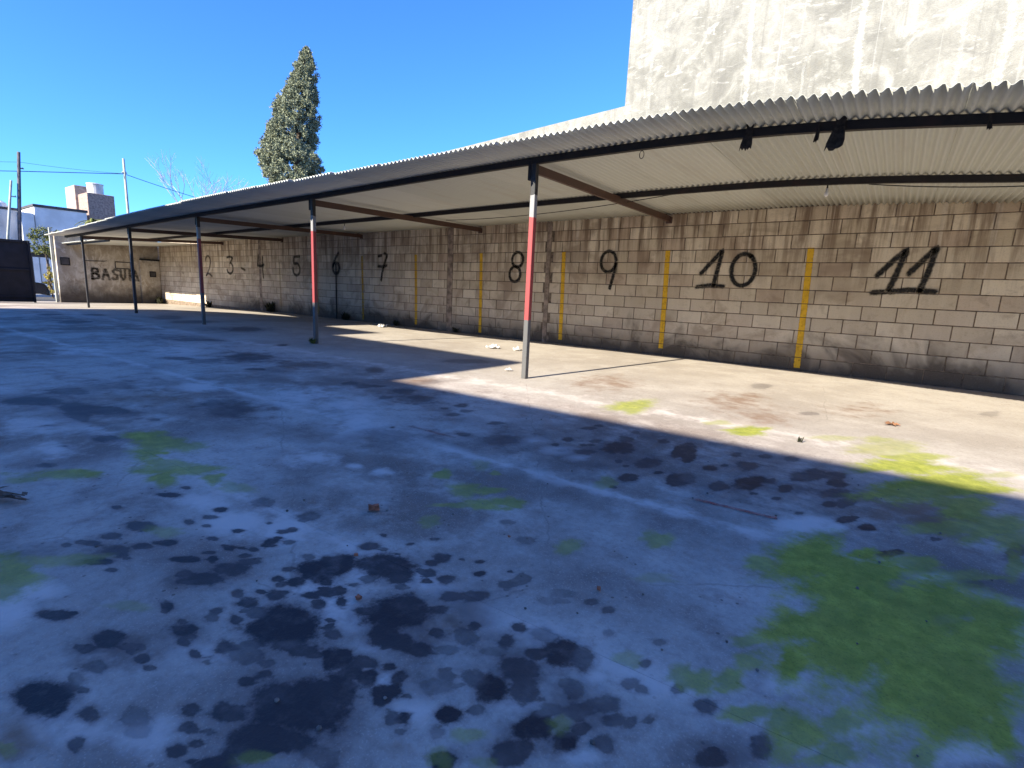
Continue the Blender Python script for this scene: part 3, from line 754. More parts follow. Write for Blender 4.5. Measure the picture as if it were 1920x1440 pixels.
SMEAR="""-0.65 -7.73 0.124 0.106 -0.077 0.105 0.8
-0.50 -7.75 0.085 0.072 -0.045 0.075 0.6
-0.93 -7.63 0.107 0.093 -0.073 0.080 0.5
-1.01 -7.84 0.113 0.098 -0.121 0.102 0.6
-0.75 -7.89 0.100 0.085 -0.061 0.063 0.4
-0.41 -7.74 0.079 0.066 -0.028 0.054 0.4
-0.54 -7.94 0.088 0.073 -0.032 0.041 0.4
-0.98 -8.18 0.121 0.101 -0.123 0.068 0.6
-1.20 -8.06 0.125 0.107 -0.122 0.068 0.4
-2.18 -8.34 0.176 0.159 -0.103 0.020 0.4
-1.67 -8.07 0.091 0.080 -0.087 0.035 0.4
-1.41 -8.24 0.087 0.075 -0.116 0.042 0.25
-1.50 -8.37 0.083 0.071 -0.094 0.025 0.3
-4.53 -7.75 0.159 0.180 -0.432 0.097 0.8
-5.05 -7.90 0.204 0.239 -0.432 0.075 0.8
-3.87 -7.00 0.210 0.238 -0.392 0.176 0.6
-4.29 -7.64 0.218 0.244 -0.287 0.075 0.6
-6.45 -5.63 0.270 0.424 -0.622 0.300 0.6
-5.36 -7.24 0.252 0.319 -0.362 0.103 0.5
-9.25 -5.66 0.388 0.851 -0.692 0.231 0.5
-13.99 -6.01 0.123 0.820 -0.985 0.195 0.6
-10.49 -4.03 0.249 0.736 -0.627 0.282 0.6
-1.34 -5.84 0.314 0.319 -0.230 0.462 0.5
-3.33 -5.65 0.222 0.264 -0.289 0.263 0.6
-1.98 -6.12 0.207 0.217 -0.185 0.233 0.4
-2.47 -6.62 0.194 0.202 -0.187 0.157 0.3
-0.32 -5.74 0.333 0.320 -0.051 0.336 0.5
-0.09 -5.71 0.216 0.204 -0.017 0.235 0.5
-0.17 -7.66 0.075 0.062 -0.012 0.045 0.5
0.37 -6.34 0.130 0.115 0.008 0.082 0.3"""
# ---------------------------------------------------------------- materials
MAT = dict(
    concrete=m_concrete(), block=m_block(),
    mortar=simple('mortar', (.165, .125, .092), .95, .3, 12),
    dirt=simple('joint_dirt', (.17, .14, .12), .95, .3, 20),
    far_plaster=m_plaster('stained_plaster', (.52, .47, .39), (.36, .30, .23), (.62, .57, .49), .75, 1.4),
    tall_plaster=m_tall(),
    sheet=m_sheet(), purlin=m_steel('dark_purlin', (.009, .006, .006), (.035, .012, .010), .65),
    rafter=m_steel('brown_rafter', (.085, .045, .032), (.13, .06, .04)), post=m_post('painted_post'), darkpost=m_post('dark_post', False),
    blackpaint=m_paint('black_spray', (.010, .009, .008), .28, .6, joints=True), yellow=m_paint('yellow_paint', (.72, .42, .02), .2, .16, joints=True),
    redpaint=m_paint('red_floor_paint', (.34, .05, .045), .5, .3), streak=m_paint('white_lime_streak', (.37, .365, .33), .45, .6),
    rag=simple('black_rag', (.030, .024, .020), .95, .35, 30), cable=simple('cable_black', (.02, .02, .02), .6),
    white=simple('white_plastic', (.75, .74, .72), .5, .06), brick=simple('brick_red', (.34, .11, .055), .9, .3, 30),
    column=simple('cast_column', (.26, .20, .155), .95, .3, 7), wood=simple('pole_wood', (.09, .08, .085), .9, .2, 6),
    palepole=simple('pale_pole', (.30, .31, .28), .7, .1, 5), gate=simple('black_gate', (.008, .0075, .012), .8, .25, 4),
    asphalt=simple('asphalt', (.055, .053, .052), .95, .25, 20), soil=simple('soil', (.16, .14, .11), .95, .3, 3),
    housewhite=simple('house_white', (.66, .66, .66), .9, .08, 1.2), housegrey=simple('house_grey', (.42, .42, .43), .9, .1, 1.2),
    towerbrick=simple('tower_brick', (.30, .21, .17), .9, .2, 9), tank=simple('tank_grey', (.55, .54, .50), .7, .12, 2),
    roofdark=simple('roof_dark', (.06, .055, .055), .8, .2, 4), glass=simple('dark_glass', (.02, .022, .025), .1, .1, 2, 0, 0),
    bark=simple('bark', (.10, .075, .055), .95, .3, 8), palebark=simple('pale_bark', (.38, .31, .26), .9, .2, 8),
    carpaint=simple('car_paint', (.012, .014, .022), .25, .1, 2, .0, 0), rubber=simple('rubber', (.015, .015, .015), .9, .1),
    chrome=simple('rim_metal', (.45, .45, .46), .35, .08, 8, .8), lamp=simple('lamp_glass', (.75, .75, .72), .15, .05),
    stick=simple('dry_stick', (.11, .065, .04), .9, .35, 25), leafdry=simple('dry_leaf', (.16, .075, .035), .85, .3, 25),
)
def m_leaf(name, a, b, c):
    t = NT(name); p = t.pos(); g = t.n('NewGeometry')
    f = t.noise(p, .9, 3)
    k = t.mix(g.outputs['Random Per Island'], a, b)
    t.col(t.mix(t.ramp(f, .35, .65), k, c)).rough(.75); t.b.inputs['Specular IOR Level'].default_value = .25
    return t.m
MAT['conifer'] = m_leaf('conifer_leaf', (.12, .14, .088), (.31, .325, .21), (.21, .225, .145))
MAT['hedge'] = m_leaf('hedge_leaf', (.075, .09, .02), (.17, .18, .045), (.12, .13, .03))
MAT['yshrub'] = m_leaf('yellow_leaf', (.20, .17, .03), (.42, .33, .06), (.3, .24, .05))
MAT['weed'] = m_leaf('weed_leaf', (.02, .022, .012), (.05, .05, .025), (.03, .032, .018))

# ---------------------------------------------------------------- ground
def gz(X):
    "the yard falls gently towards the street entrance"
    return -0.20*np.clip((-16.0-np.asarray(X, float))/10.0, 0, 1)
def parse(T):
    return np.array([[float(q) for q in l.split()] for l in T.strip().split('\n')])
def field(T, X, Y, ragged=0.0):
    "signed blob field (1 in the middle, 0 at the rim, -1 outside) and the blended strength of the blobs around"
    f = np.full(X.shape, -1.0); sw = np.zeros(X.shape); ww = np.full(X.shape, 1e-6); rg = np.random.RandomState(5)
    rows = []
    for row in parse(T):
        rows.append(row)
        if ragged:                                   # satellites eat into the rim and drip away from it
            cx, cy, ux, uy, vx, vy, st = row
            for k in range(rg.randint(0, 2)):
                a = rg.uniform(0, 6.28); d = rg.uniform(.7, 1.25); z = rg.uniform(.18, .5)
                rows.append([cx+(ux*math.cos(a)+vx*math.sin(a))*d, cy+(uy*math.cos(a)+vy*math.sin(a))*d, ux*z, uy*z, vx*z, vy*z, st*rg.uniform(.7, 1.05)])
    for cx, cy, ux, uy, vx, vy, st in rows:
        ph = rg.uniform(0, 6.28, 4)
        R = 3.2*max(math.hypot(ux, uy), math.hypot(vx, vy))
        k = np.where((abs(X-cx) < R) & (abs(Y-cy) < R))[0]
        if not len(k): continue
        det = ux*vy-uy*vx
        if abs(det) < 1e-8: continue
        dx, dy = X[k]-cx, Y[k]-cy
        a = (dx*vy-dy*vx)/det; b = (ux*dy-uy*dx)/det
        r = np.sqrt(a*a+b*b)
        if ragged:
            th = np.arctan2(b, a)
            r = r/(1+ragged*(.20*np.sin(2*th+ph[0])+.16*np.sin(3*th+ph[1])+.12*np.sin(5*th+ph[2])+.09*np.sin(8*th+ph[3])))
        v = np.maximum(1-r, -1)
        f[k] = np.maximum(f[k], v)
        e = np.exp(7*v)*(v > -.99); sw[k] += e*st; ww[k] += e
    return f, np.minimum(1, sw/ww)
J = [lambda X: -0.0-0*X, lambda X: -4.42+.05*X, lambda X: -6.42+.055*X, lambda X: -7.52+.075*X, lambda X: -10.4+.02*X, lambda X: -14.6+0*X]
CUTS = [[-27, -19.5, -13.2, -6.9, 3.2, 10], [-27, -22, -17, -12.5, -8.2, -4.3, 3.0, 10], [-27, -20, -14, -9.5, -5.4, 2.4, 10],
        [-27, -18, -11, -6.3, -2.75, 2.2, 10], [-27, -16, -8, -1, 10]]
def steps(a, b, fine_lo, fine_hi, sf, sc):
    xs = [a]
    while xs[-1] < b-1e-6:
        x = xs[-1]; d = sf if fine_lo <= x < fine_hi else (sc if abs(x) < 5 else sc*2.5)
        xs.append(min(b, x+d))
    if len(xs) > 2 and xs[-1]-xs[-2] < .3*sf: xs.pop(-2)
    return np.array(xs)
yard = empty('yard_floor', (0, 0, 0)); tag(yard, kind='structure')
b = MB(); xs = np.linspace(-27.2, 12, 40); V = []; F = []
for x in xs: V += [(x, -14.8, float(gz(x))-.0055), (x, .3, float(gz(x))-.0055)]
for i in range(len(xs)-1): F.append((2*i, 2*i+2, 2*i+3, 2*i+1))
mesh('joint_bed', V, F, MAT['dirt'], yard)
gap = .0013
for r in range(5):
    cuts = CUTS[r]
    for c in range(len(cuts)-1):
        xa, xb = cuts[c]+gap, cuts[c+1]-gap
        near = xb > -2.6 and xa < 1.2
        sf = (.05, .02, .012, .012, .1)[r] if near else (.08 if xb > -10 else .2)
        X = steps(xa, xb, -3.6, 1.1, sf, .08) if near else steps(xa, xb, -99, 99, sf, sf)
        ylen = abs(J[r](0)-J[r+1](0)); sy = {0: .05, 1: .02, 2: .012, 3: .014, 4: .1}[r] if near else .08
        nv = max(3, int(ylen/sy)); T = np.linspace(0, 1, nv)
        XX = np.repeat(X, nv); TT = np.tile(T, len(X))
        yu = J[r](XX)-gap; yl = J[r+1](XX)+gap
        YY = yl+(yu-yl)*TT
        dz = .0010*r-.004
        ZZ = gz(XX)+dz
        rim = np.minimum(np.minimum(YY-yl, yu-YY), np.minimum(XX-xa, xb-XX))
        ZZ = ZZ
        n0 = len(XX); idx = np.arange(n0).reshape(len(X), nv)
        V = np.stack([XX, YY, ZZ], 1)
        q = np.stack([idx[:-1, :-1], idx[1:, :-1], idx[1:, 1:], idx[:-1, 1:]], -1).reshape(-1, 4)
        loop = np.concatenate([idx[:, 0], idx[-1, 1:], idx[-2::-1, -1], idx[0, -2:0:-1]])
        SK = V[loop].copy(); SK[:, 2] -= .03
        n1 = len(loop); a = np.arange(n1); bn = (a+1) % n1
        sk = np.stack([loop[a], n0+a, n0+bn, loop[bn]], 1)
        V = np.concatenate([V, SK]); F = np.concatenate([q, sk])
        me = bpy.data.meshes.new('concrete_slab'); me.vertices.add(len(V)); me.vertices.foreach_set('co', V.ravel())
        me.loops.add(F.size); me.loops.foreach_set('vertex_index', F.ravel())
        me.polygons.add(len(F)); me.polygons.foreach_set('loop_start', np.arange(0, F.size, 4)); me.update(); me.validate()
        fo, fs = field(OIL, V[:, 0], V[:, 1], .42); fm, ms = field(MOSS, V[:, 0], V[:, 1], .8); fd, ds = field(DUST, V[:, 0], V[:, 1]); fb, bs = field(BROWN, V[:, 0], V[:, 1]); fs_, ss = field(SMEAR, V[:, 0], V[:, 1])
        fd = fd*np.where(fd > 0, ds, 1)
        for jn, wdt, amt in ((1, .10, .16), (2, .05, .30), (3, .05, .30)):      # cement slurry left along the pour joints
            fd = np.maximum(fd, amt*(1-abs(V[:, 1]-J[jn](V[:, 0])+wdt*.3)/wdt))
        for nm, arr in (('oil', fo), ('oil_s', fs), ('moss', fm), ('moss_s', np.minimum(1, ms*1.1)), ('dust', fd), ('brown', fb*np.where(fb > 0, bs, 1)), ('smear', fs_*np.where(fs_ > 0, ss, 1))):
            at = me.attributes.new(nm, 'FLOAT', 'POINT'); at.data.foreach_set('value', arr.astype(np.float32))
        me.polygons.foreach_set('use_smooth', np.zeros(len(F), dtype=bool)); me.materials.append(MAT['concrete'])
        link(bpy.data.objects.new('concrete_slab', me), yard)
g = mesh('ground', [(-900, -900, -.62), (900, -900, -.62), (900, 900, -.62), (-900, 900, -.62)], [(0, 1, 2, 3)], MAT['soil']); tag(g, kind='structure')
V = []; F = []
for x, z in ((-27.2, -.206), (-29.5, -.30), (-29.52, -.42), (-37.5, -.42)): V += [(x, -60, z), (x, 60, z)]
for i in range(3): F.append((2*i, 2*i+1, 2*i+3, 2*i+2))
st = MB(); st.V = V; st.F = F[2:]; s_ = mesh('street', V, F[2:], MAT['asphalt']); tag(s_, kind='structure')
s_ = mesh('pavement', V, F[:2], simple('pavement_concrete', (.45, .42, .38), .9, .15, 3)); tag(s_, kind='structure')
s_ = MB().box((-41.0, -60, -.6), (-37.5, 60, -.29), 0).build('pavement', MAT['housegrey']); tag(s_, kind='structure')

# faded red line painted on the slabs
def ribbon(name, pts, width, m, parent, to3, opac=1.0, cap=True, wob=.0):
    "flat stroke with 'edge' (0 middle, 1 rim) and 'opac' stored per vertex"
    P = [Vector((p[0], p[1])) for p in pts]
    # densify
    D = []
    for a, bb in zip(P[:-1], P[1:]):
        n = max(1, int((bb-a).length/.02))
        D += [a.lerp(bb, k/n) for k in range(n)]
    D.append(P[-1])
    if cap:
        d0 = (D[0]-D[1]).normalized(); d1 = (D[-1]-D[-2]).normalized()
        D = [D[0]+d0*width*.5]+D+[D[-1]+d1*width*.5]
    V = []; E = []; F = []; cr = (-1, -.55, 0, .55, 1)
    for i, p in enumerate(D):
        a = D[max(0, i-1)]; c = D[min(len(D)-1, i+1)]; d = (c-a).normalized(); nrm = Vector((-d.y, d.x))
        wd = width*.5*(1+random.uniform(-wob, wob))
        for q in cr:
            V.append(to3(p+nrm*wd*q)); E.append(abs(q) if not (cap and i in (0, len(D)-1)) else 1.0)
    for i in range(len(D)-1):
        for k in range(4): F.append((i*5+k, (i+1)*5+k, (i+1)*5+k+1, i*5+k+1))
    o = mesh(name, V, F, m, parent)
    o.data.attributes.new('edge', 'FLOAT', 'POINT').data.foreach_set('value', E)
    o.data.attributes.new('opac', 'FLOAT', 'POINT').data.foreach_set('value', [opac]*len(V))
    return o
flr = lambda p: (p.x, p.y, .002)
ribbon('painted_line', [(-.64, -6.27), (-.31, -6.24)], .03, MAT['redpaint'], yard, flr, .9)
ribbon('painted_line', [(-2.6, -6.37), (-2.2, -6.35)], .035, MAT['redpaint'], yard, flr, .55)

# ---------------------------------------------------------------- long block wall
wall = empty('block_wall', (0, .1, 0)); wall.location = (0, 0, 0)
tag(wall, 'long bare concrete block wall with painted parking numbers under the canopy', 'wall')
WX0, WX1, COURSES = -26.0, 6.0, 12
COLS = [(-8.51, -8.34), (-5.76, -5.66), (-17.3, -17.15), (-22.0, -21.9)]
MB().box((WX0, .008, -.3), (WX1, .20, 2.43)).build('mortar_core', MAT['mortar'], wall)
bd, bw, bh = .05, .388, .188
proto = MB().box((-bw/2, 0, -bh/2), (bw/2, bd, bh/2), .004).build('concrete_block', MAT['block'], wall)
bmesh_data = proto.data; bpy.data.objects.remove(proto)
half = MB().box((-.19/2, 0, -bh/2), (.19/2, bd, bh/2), .004); hm = half.build('concrete_block', MAT['block'], wall); half_data = hm.data; bpy.data.objects.remove(hm)
cells = []
for k in range(COURSES):
    x = WX1+(.2 if k % 2 else 0); z = .2*k+.1
    while x > WX0:
        a, c = x-.4+.006, x-.006
        x -= .4
        segs = [(max(a, WX0), min(c, WX1))]
        for ca, cb in COLS:
            ns = []
            for p, q in segs:
                if q <= ca or p >= cb: ns.append((p, q))
                else:
                    if p < ca-.05: ns.append((p, ca-.006))
                    if q > cb+.05: ns.append((cb+.006, q))
            segs = ns
        for p, q in segs:
            if q-p > .06: cells.append((p, q, z))
near = sorted([c for c in cells if c[1] < 1.45], key=lambda c: -c[0])[:300]
ns = set(near); rest = MB()
for p, q, z in cells:
    cx = (p+q)/2; off = random.uniform(-.0035, .002); wdt = q-p
    if (p, q, z) in ns:
        o = bpy.data.objects.new('concrete_block', bmesh_data if wdt > .25 else half_data); link(o, wall)
        o.location = (cx, off, z+random.uniform(-.0015, .0015)); o.scale = (wdt/(bw if wdt > .25 else .19), 1, 1)
        o.rotation_euler = (random.uniform(-.004, .004), random.uniform(-.004, .004), random.uniform(-.006, .006))
    else: rest.box((p, off, z-bh/2), (q, .05, z+bh/2))
tag(rest.build('concrete_blocks', MAT['block'], wall), kind='stuff')
for ca, cb in COLS: MB().box((ca, -.003, -.25), (cb, .05, 2.42), .003).build('concrete_column', MAT['column'], wall)
MB().tube([(-12.89, -.02, -.2), (-12.89, -.02, 1.55)], .018).build('drain_pipe', MAT['cable'], wall)
wl = lambda p: (p.x, -.0075, p.y)
# yellow bay dividers
for i, (x, lo, hi, op) in enumerate([(-1.115, .04, 1.81, 1), (-3.255, .12, 1.80, 1), (-5.335, .08, 1.80, 1), (-7.46, .05, 1.79, .95), (-9.57, .08, 1.78, .75), (-11.69, .06, 1.76, .55), (-13.85, .1, 1.6, .35), (-15.95, .1, 1.6, .3)]):
    ribbon('painted_stripe', [(x+.02, lo), (x+.005, (lo+hi)/2), (x-.02, hi)], .088, MAT['yellow'], wall, wl, op, cap=False, wob=.04)
# spray-painted numbers: strokes in a unit box, x right, y up
def arc(cx, cy, rx, ry, a0, a1, n=18): return [(cx+rx*math.cos(math.radians(a0+(a1-a0)*k/n)), cy+ry*math.sin(math.radians(a0+(a1-a0)*k/n))) for k in range(n+1)]
ONE = [[(.1, .38), (.45, .68), (.82, 1.0), (.74, .6), (.62, .06)], [(0, .02), (.5, .07), (.98, .05)]]
GL = {
 '1': ONE, '0': [arc(.5, .5, .42, .5, 60, 425, 30)],
 '2': [arc(.5, .74, .36, .26, 170, -20, 12)+[(.6, .35), (.3, .1), (.12, .02), (.35, .14), (.7, .10), (.95, .0)]],
 '3': [[(.15, .95), (.55, 1.0), (.85, .92), (.5, .62)]+arc(.45, .32, .4, .32, 70, -160, 14)],
 '4': [[(.2, 1.0), (.05, .55), (.45, .52), (.95, .58)], [(.8, .95), (.72, .5), (.8, .0)]],
 '5': [[(.9, 1.0), (.2, .96), (.18, .62)]+arc(.5, .3, .42, .32, 110, -190, 16)],
 '6': [[(.8, 1.0), (.45, .75), (.18, .45)]+arc(.52, .27, .38, .27, 160, -210, 20)],
 '7': [[(.05, .90), (.3, .92)], [(.6, 1.0), (.85, .93), (.6, .62), (.38, .25), (.3, 0)], [(.02, .52), (.45, .50), (.8, .55)]],
 '8': [arc(.58, .76, .36, .26, -80, 285, 24)[:-1], arc(.44, .25, .36, .27, 80, 445, 24)],
 '9': [arc(.45, .72, .40, .28, 10, 360, 22)+[(.82, .5), (.70, .2), (.62, 0)]],
 '-': [[(0, 1), (1, 0)]],
 '11': [[(.03, .42), (.28, .78), (.46, 1.0), (.36, .5), (.27, .12)], [(.56, .48), (.72, .72), (.93, 1.04), (.86, .5), (.78, .10)], [(.0, .04), (.3, .07), (.62, .12), (1.02, .09)]],
 'f1': [[(.5, 1), (.4, .72)], [(0, .05), (.9, .0)]],
}
NUMS = [('11', -.31, .34, 1.17, 1.77, 1, .06, 'eleven'), ('1', -2.72, -2.30, 1.19, 1.79, 1, .058, 'one of the ten'), ('0', -2.24, -1.82, 1.24, 1.73, 1, .055, 'zero of the ten'), ('9', -4.55, -4.17, 1.13, 1.80, .97, .052, 'nine'),
        ('8', -6.70, -6.31, 1.21, 1.79, .95, .055, 'eight'), ('7', -11.03, -10.6, 1.14, 1.82, .85, .065, 'seven'), ('6', -13.11, -12.70, 1.28, 1.84, .8, .08, 'six'), ('5', -15.2, -14.74, 1.21, 1.77, .75, .075, 'five'),
        ('4', -17.39, -16.92, 1.10, 1.80, .75, .075, 'four'), ('3', -19.64, -19.05, 1.19, 1.79, .8, .07, 'three'), ('-', -18.51, -18.25, 1.32, 1.39, .7, .07, 'dash after the three'), ('2', -21.44, -20.83, 1.07, 1.82, .65, .07, 'two'), ('f1', -23.6, -23.43, 1.15, 1.71, .35, .07, 'faded one')]
for g_, x0, x1, z0, z1, op, wd, word in NUMS:
    root = None
    for strk in GL[g_]:
        o = ribbon('painted_number', [(x0+(x1-x0)*a, z0+(z1-z0)*c) for a, c in strk], wd*1.5, MAT['blackpaint'], wall, wl, op, wob=.10)
        o['label'] = 'black sprayed '+('mark, ' if '-' in g_ else 'number, ')+word

# ---------------------------------------------------------------- carport canopy
zp_t = np.array([(-27, 2.03), (-19.5, 2.10), (-15.9, 2.165), (-11.8, 2.235), (-7.5, 2.285), (-5, 2.33), (-3.3, 2.352), (-1.9, 2.350), (-1.2, 2.333), (-.46, 2.288), (.41, 2.195), (.95, 2.135), (6, 2.10)])
zt_t = np.array([(-27, 2.33), (-11.7, 2.355), (-7.5, 2.365), (-3.2, 2.39), (-1.4, 2.39), (-.1, 2.352), (1.0, 2.285), (6, 2.25)])
ye_t = np.array([(-27, -4.45), (-21, -4.48), (-16, -4.68), (-12, -4.75), (-8, -4.80), (-6, -4.68), (-3, -4.58), (.4, -4.57), (6, -4.57)])
def smooth(t):
    xs = np.arange(-27, 6.01, .1); v = np.interp(xs, t[:, 0], t[:, 1]); k = np.ones(9)/9
    v2 = np.convolve(np.pad(v, 4, mode='edge'), k, 'valid'); return lambda x: float(np.interp(x, xs, v2))
zp, zt, ye = smooth(zp_t), smooth(zt_t), smooth(ye_t)
YP = -4.025
def under(X, Y):                                  # underside of the roof
    a, c = zp(X)+.036, zt(X); return a+(c-a)*(Y-YP)/(0-YP)
canopy = empty('carport_canopy', (0, 0, 0))
tag(canopy, 'long corrugated metal carport roof on red and grey painted steel posts', 'carport')
POSTS = [-3.30, -7.52, -11.72, -15.75, -19.85, 1.95]
for i, x in enumerate(POSTS):
    g0 = float(gz(x)); zt_ = zp(x)-.034; r = .030 if i < 4 or i == 5 else .026
    p = MB().box((x-r, YP-r, g0-.02), (x+r, YP+r, zt_), .004).build('post', MAT['post' if i in (0, 1, 2, 5) else 'darkpost'], canopy)
    MB().box((x-.075, YP-.030, zt_-.16), (x-.031, YP+.030, zt_+.04), .003).build('bracket', MAT['purlin'], p)
    # rafter from post head to the wall
    zb0 = zp(x)-.082; zb1 = under(x, -.05)-.075
    V = MB().sweep([(0, 0, 0)], [(0, 0)]) if False else MB()
    sec = [(-.022, -.045), (.022, -.045), (.022, .045), (-.022, .045)]
    P = [(YP+.0, zb0), (-.02, zb1)]
    VV = [(x+a, yy, zz+c) for yy, zz in P for a, c in sec]
    rf = MB().add(VV, [(0, 1, 5, 4), (1, 2, 6, 5), (2, 3, 7, 6), (3, 0, 4, 7), (3, 2, 1, 0), (4, 5, 6, 7)]).build('rafter', MAT['rafter'], canopy)
    MB().box((x-.05, -.035, zb1-.07), (x+.05, -.004, zb1+.03), .003).build('wall_bracket', MAT['rafter'], rf)
xs = list(np.arange(-21.6, 5.61, .3))
sec = [(-.025, -.034), (.025, -.034), (.025, -.029), (-.019, -.029), (-.019, .029), (.025, .029), (.025, .034), (-.025, .034)]
MB().sweep([(x, YP, zp(x)) for x in xs], sec).build('purlin', MAT['purlin'], canopy)
MB().sweep([(x, -1.95, under(x, -1.95)-.036) for x in xs], sec).build('purlin', MAT['purlin'], canopy)
PITCHW, AMP = .068, .0135
def sheet(x0, nw, ya, yb, zf, lift=0.0, name='roof_sheet'):
    nx = nw*8+1; ys = np.linspace(ya, yb, 7); V = []; F = []
    for i in range(nx):
        X = x0+i*PITCHW/8; wv = AMP*math.cos(2*math.pi*i/8)
        for Y in ys: V.append((X, float(Y), zf(X, float(Y))+AMP+wv+lift))
    ny = len(ys)
    for i in range(nx-1):
        for k in range(ny-1): F.append((i*ny+k, (i+1)*ny+k, (i+1)*ny+k+1, i*ny+k+1))
    o = mesh(name, V, F, MAT['sheet'], canopy, True)
    md = o.modifiers.new('thickness', 'SOLIDIFY'); md.thickness = .0012; md.offset = 1
    return o
x = 5.4; k = 0
while x > -21.4:
    nw = 13; x0 = x-nw*PITCHW
    e = ye((x0+x)/2)+random.uniform(-.025, .025)
    sheet(x0, nw+1, e, .007, under, .0025*(k % 2))
    x = x0; k += 1
# lower, shorter sheets over the street end of the canopy
low = lambda X, Y: under(X, Y)-.09
while x > -26.1:
    nw = 13; x0 = max(x-nw*PITCHW, -26.3); sheet(x0, nw+1, -3.22+random.uniform(-.03, .03), .007, low, .0025*(k % 2)); x = x-nw*PITCHW; k += 1
MB().sweep([(xx, -3.05, low(xx, -3.05)-.03) for xx in np.arange(-26, -20.9, .5)], [(-.02, -.03), (.02, -.03), (.02, .03), (-.02, .03)]).build('purlin', MAT['purlin'], canopy)

# rags, ring, bulbs and cable on the purlins
def rag(x, z, wd, ht, label, tilt=0.0, y=YP-.028):
    "strip of cloth knotted over the purlin: a small tuft above, the torn end below"
    V = []; F = []; nx, nz = 8, 10; rg = random.Random(int(x*1000))
    jag = [rg.uniform(-.10, .08) for _ in range(nx+1)]
    for j in range(nz+1):
        for i in range(nx+1):
            u, v = i/nx-.5, j/nz
            wv = .45+.9*abs(v-.30) if v > .30 else .45+.5*abs(v-.30)
            V.append((u*wd*min(1.0, wv+.1)*1.3+tilt*max(0, v-.3)*ht, -.006-.012*math.sin(i*1.1+.4)*max(0, v-.3), -ht*(v+jag[i]*max(0, v-.6)*2)))
    for j in range(nz):
        for i in range(nx): F.append((j*(nx+1)+i, j*(nx+1)+i+1, (j+1)*(nx+1)+i+1, (j+1)*(nx+1)+i))
    o = mesh('cloth_rag', V, F, MAT['rag'], None, True); o.location = (x, y, z)
    o.modifiers.new('thickness', 'SOLIDIFY').thickness = .003
    return tag(o, label, 'rag', 'torn rags tied on the front purlin')
rag(-1.165, zp(-1.165)+.085, .068, .215, 'small torn black rag hanging from the purlin, left of the larger rag', -.12)
rag(-.53, zp(-.53)+.085, .088, .25, 'largest torn black rag hanging from the front purlin', -.15)
rag(-.67, zp(-.67)+.03, .022, .14, 'thin dark strip of cloth just left of the largest rag', -.1)
rag(.30, zp(.30)+.03, .018, .10, 'thin dark strip of cloth hanging near the right end of the purlin', .1)
ring = MB().tube([(-2.085+.022*math.cos(a), YP-.03, zp(-2.085)-.085+.034*math.sin(a)) for a in np.linspace(0, 2*math.pi, 17)], .0035, 6, False).build('wire_ring', MAT['cable']); tag(ring, 'small wire ring hanging under the purlin between post and rags', 'ring')
def bulb(x, y, label):
    z = under(x, y)-.12
    e_ = empty('light_bulb', (x, y, z)); tag(e_, label, 'bulb', 'bulbs hanging under the roof')
    V = MB().tube([(0, 0, .03), (0, 0, .0), (0, 0, -.02), (0, 0, -.045), (0, 0, -.06)], [.012, .013, .022, .022, .008], 10); V.build('glass', MAT['white'], e_, True)
    MB().tube([(0, 0, .03), (0, 0, .13)], .008, 8).build('socket', MAT['cable'], e_)
bulb(-.82, -1.86, 'white bulb under the second purlin above the number eleven bay'); bulb(-9.9, -1.8, 'small white bulb under the roof near number seven')
def cable(name, a, c, sag, r, m, label, cat, n=24, group=None):
    a, c = Vector(a), Vector(c); P = []
    for i in range(n+1):
        t = i/n; p = a.lerp(c, t); p.z -= sag*4*t*(1-t); P.append(p)
    o = MB().tube(P, r, 5).build(name, m); return tag(o, label, cat, group)
cable('ceiling_cable', (-7.4, -1.2, under(-7.4, -1.2)-.03), (-2.6, -1.85, under(-2.6, -1.85)-.05), .07, .006, MAT['cable'], 'thin black cable sagging under the roof beside the first rafter', 'cable')
cable('ceiling_cable', (-.45, -1.7, under(-.45, -1.7)-.03), (1.6, -1.6, under(1.6, -1.6)-.03), .05, .006, MAT['cable'], 'thin black cable sagging under the roof above number eleven', 'cable')
# ---------------------------------------------------------------- neighbouring building behind the wall
nb = empty('neighbour_building', (0, 0, 0)); tag(nb, 'tall windowless building with blotchy white plaster behind the block wall', 'building')
MB().box((-4.42, .22, -.4), (9.5, 9.0, 8.2), .02).build('wall', MAT['tall_plaster'], nb)
MB().add([(-9.2, .26, -.4), (-4.43, .26, -.4), (-4.43, 8, -.4), (-9.2, 8, -.4), (-9.2, .26, 4.12), (-4.43, .26, 4.36), (-4.43, 8, 4.36), (-9.2, 8, 4.12)],
         [(0, 3, 2, 1), (4, 5, 6, 7), (0, 1, 5, 4), (1, 2, 6, 5), (2, 3, 7, 6), (3, 0, 4, 7)]).build('low_wing', MAT['tall_plaster'], nb)
tw = lambda p: (p.x, .214, p.y)
for x, z0, z1, wd, op in [(-2.36, 2.6, 7, .10, 1), (-.91, 3.0, 8, .12, 1), (.18, 2.8, 6.2, .08, .7), (.56, 3.4, 8, .12, 1), (-3.95, 3, 7, .09, .6), (-1.6, 3.6, 4.6, .05, .5)]:
    pts = []; z = z0; q = x
    while z < z1: pts.append((q, z)); z += .12; q += random.uniform(-.02, .02)
    ribbon('plaster_streak', pts, wd, MAT['streak'], nb, tw, op, wob=.3)

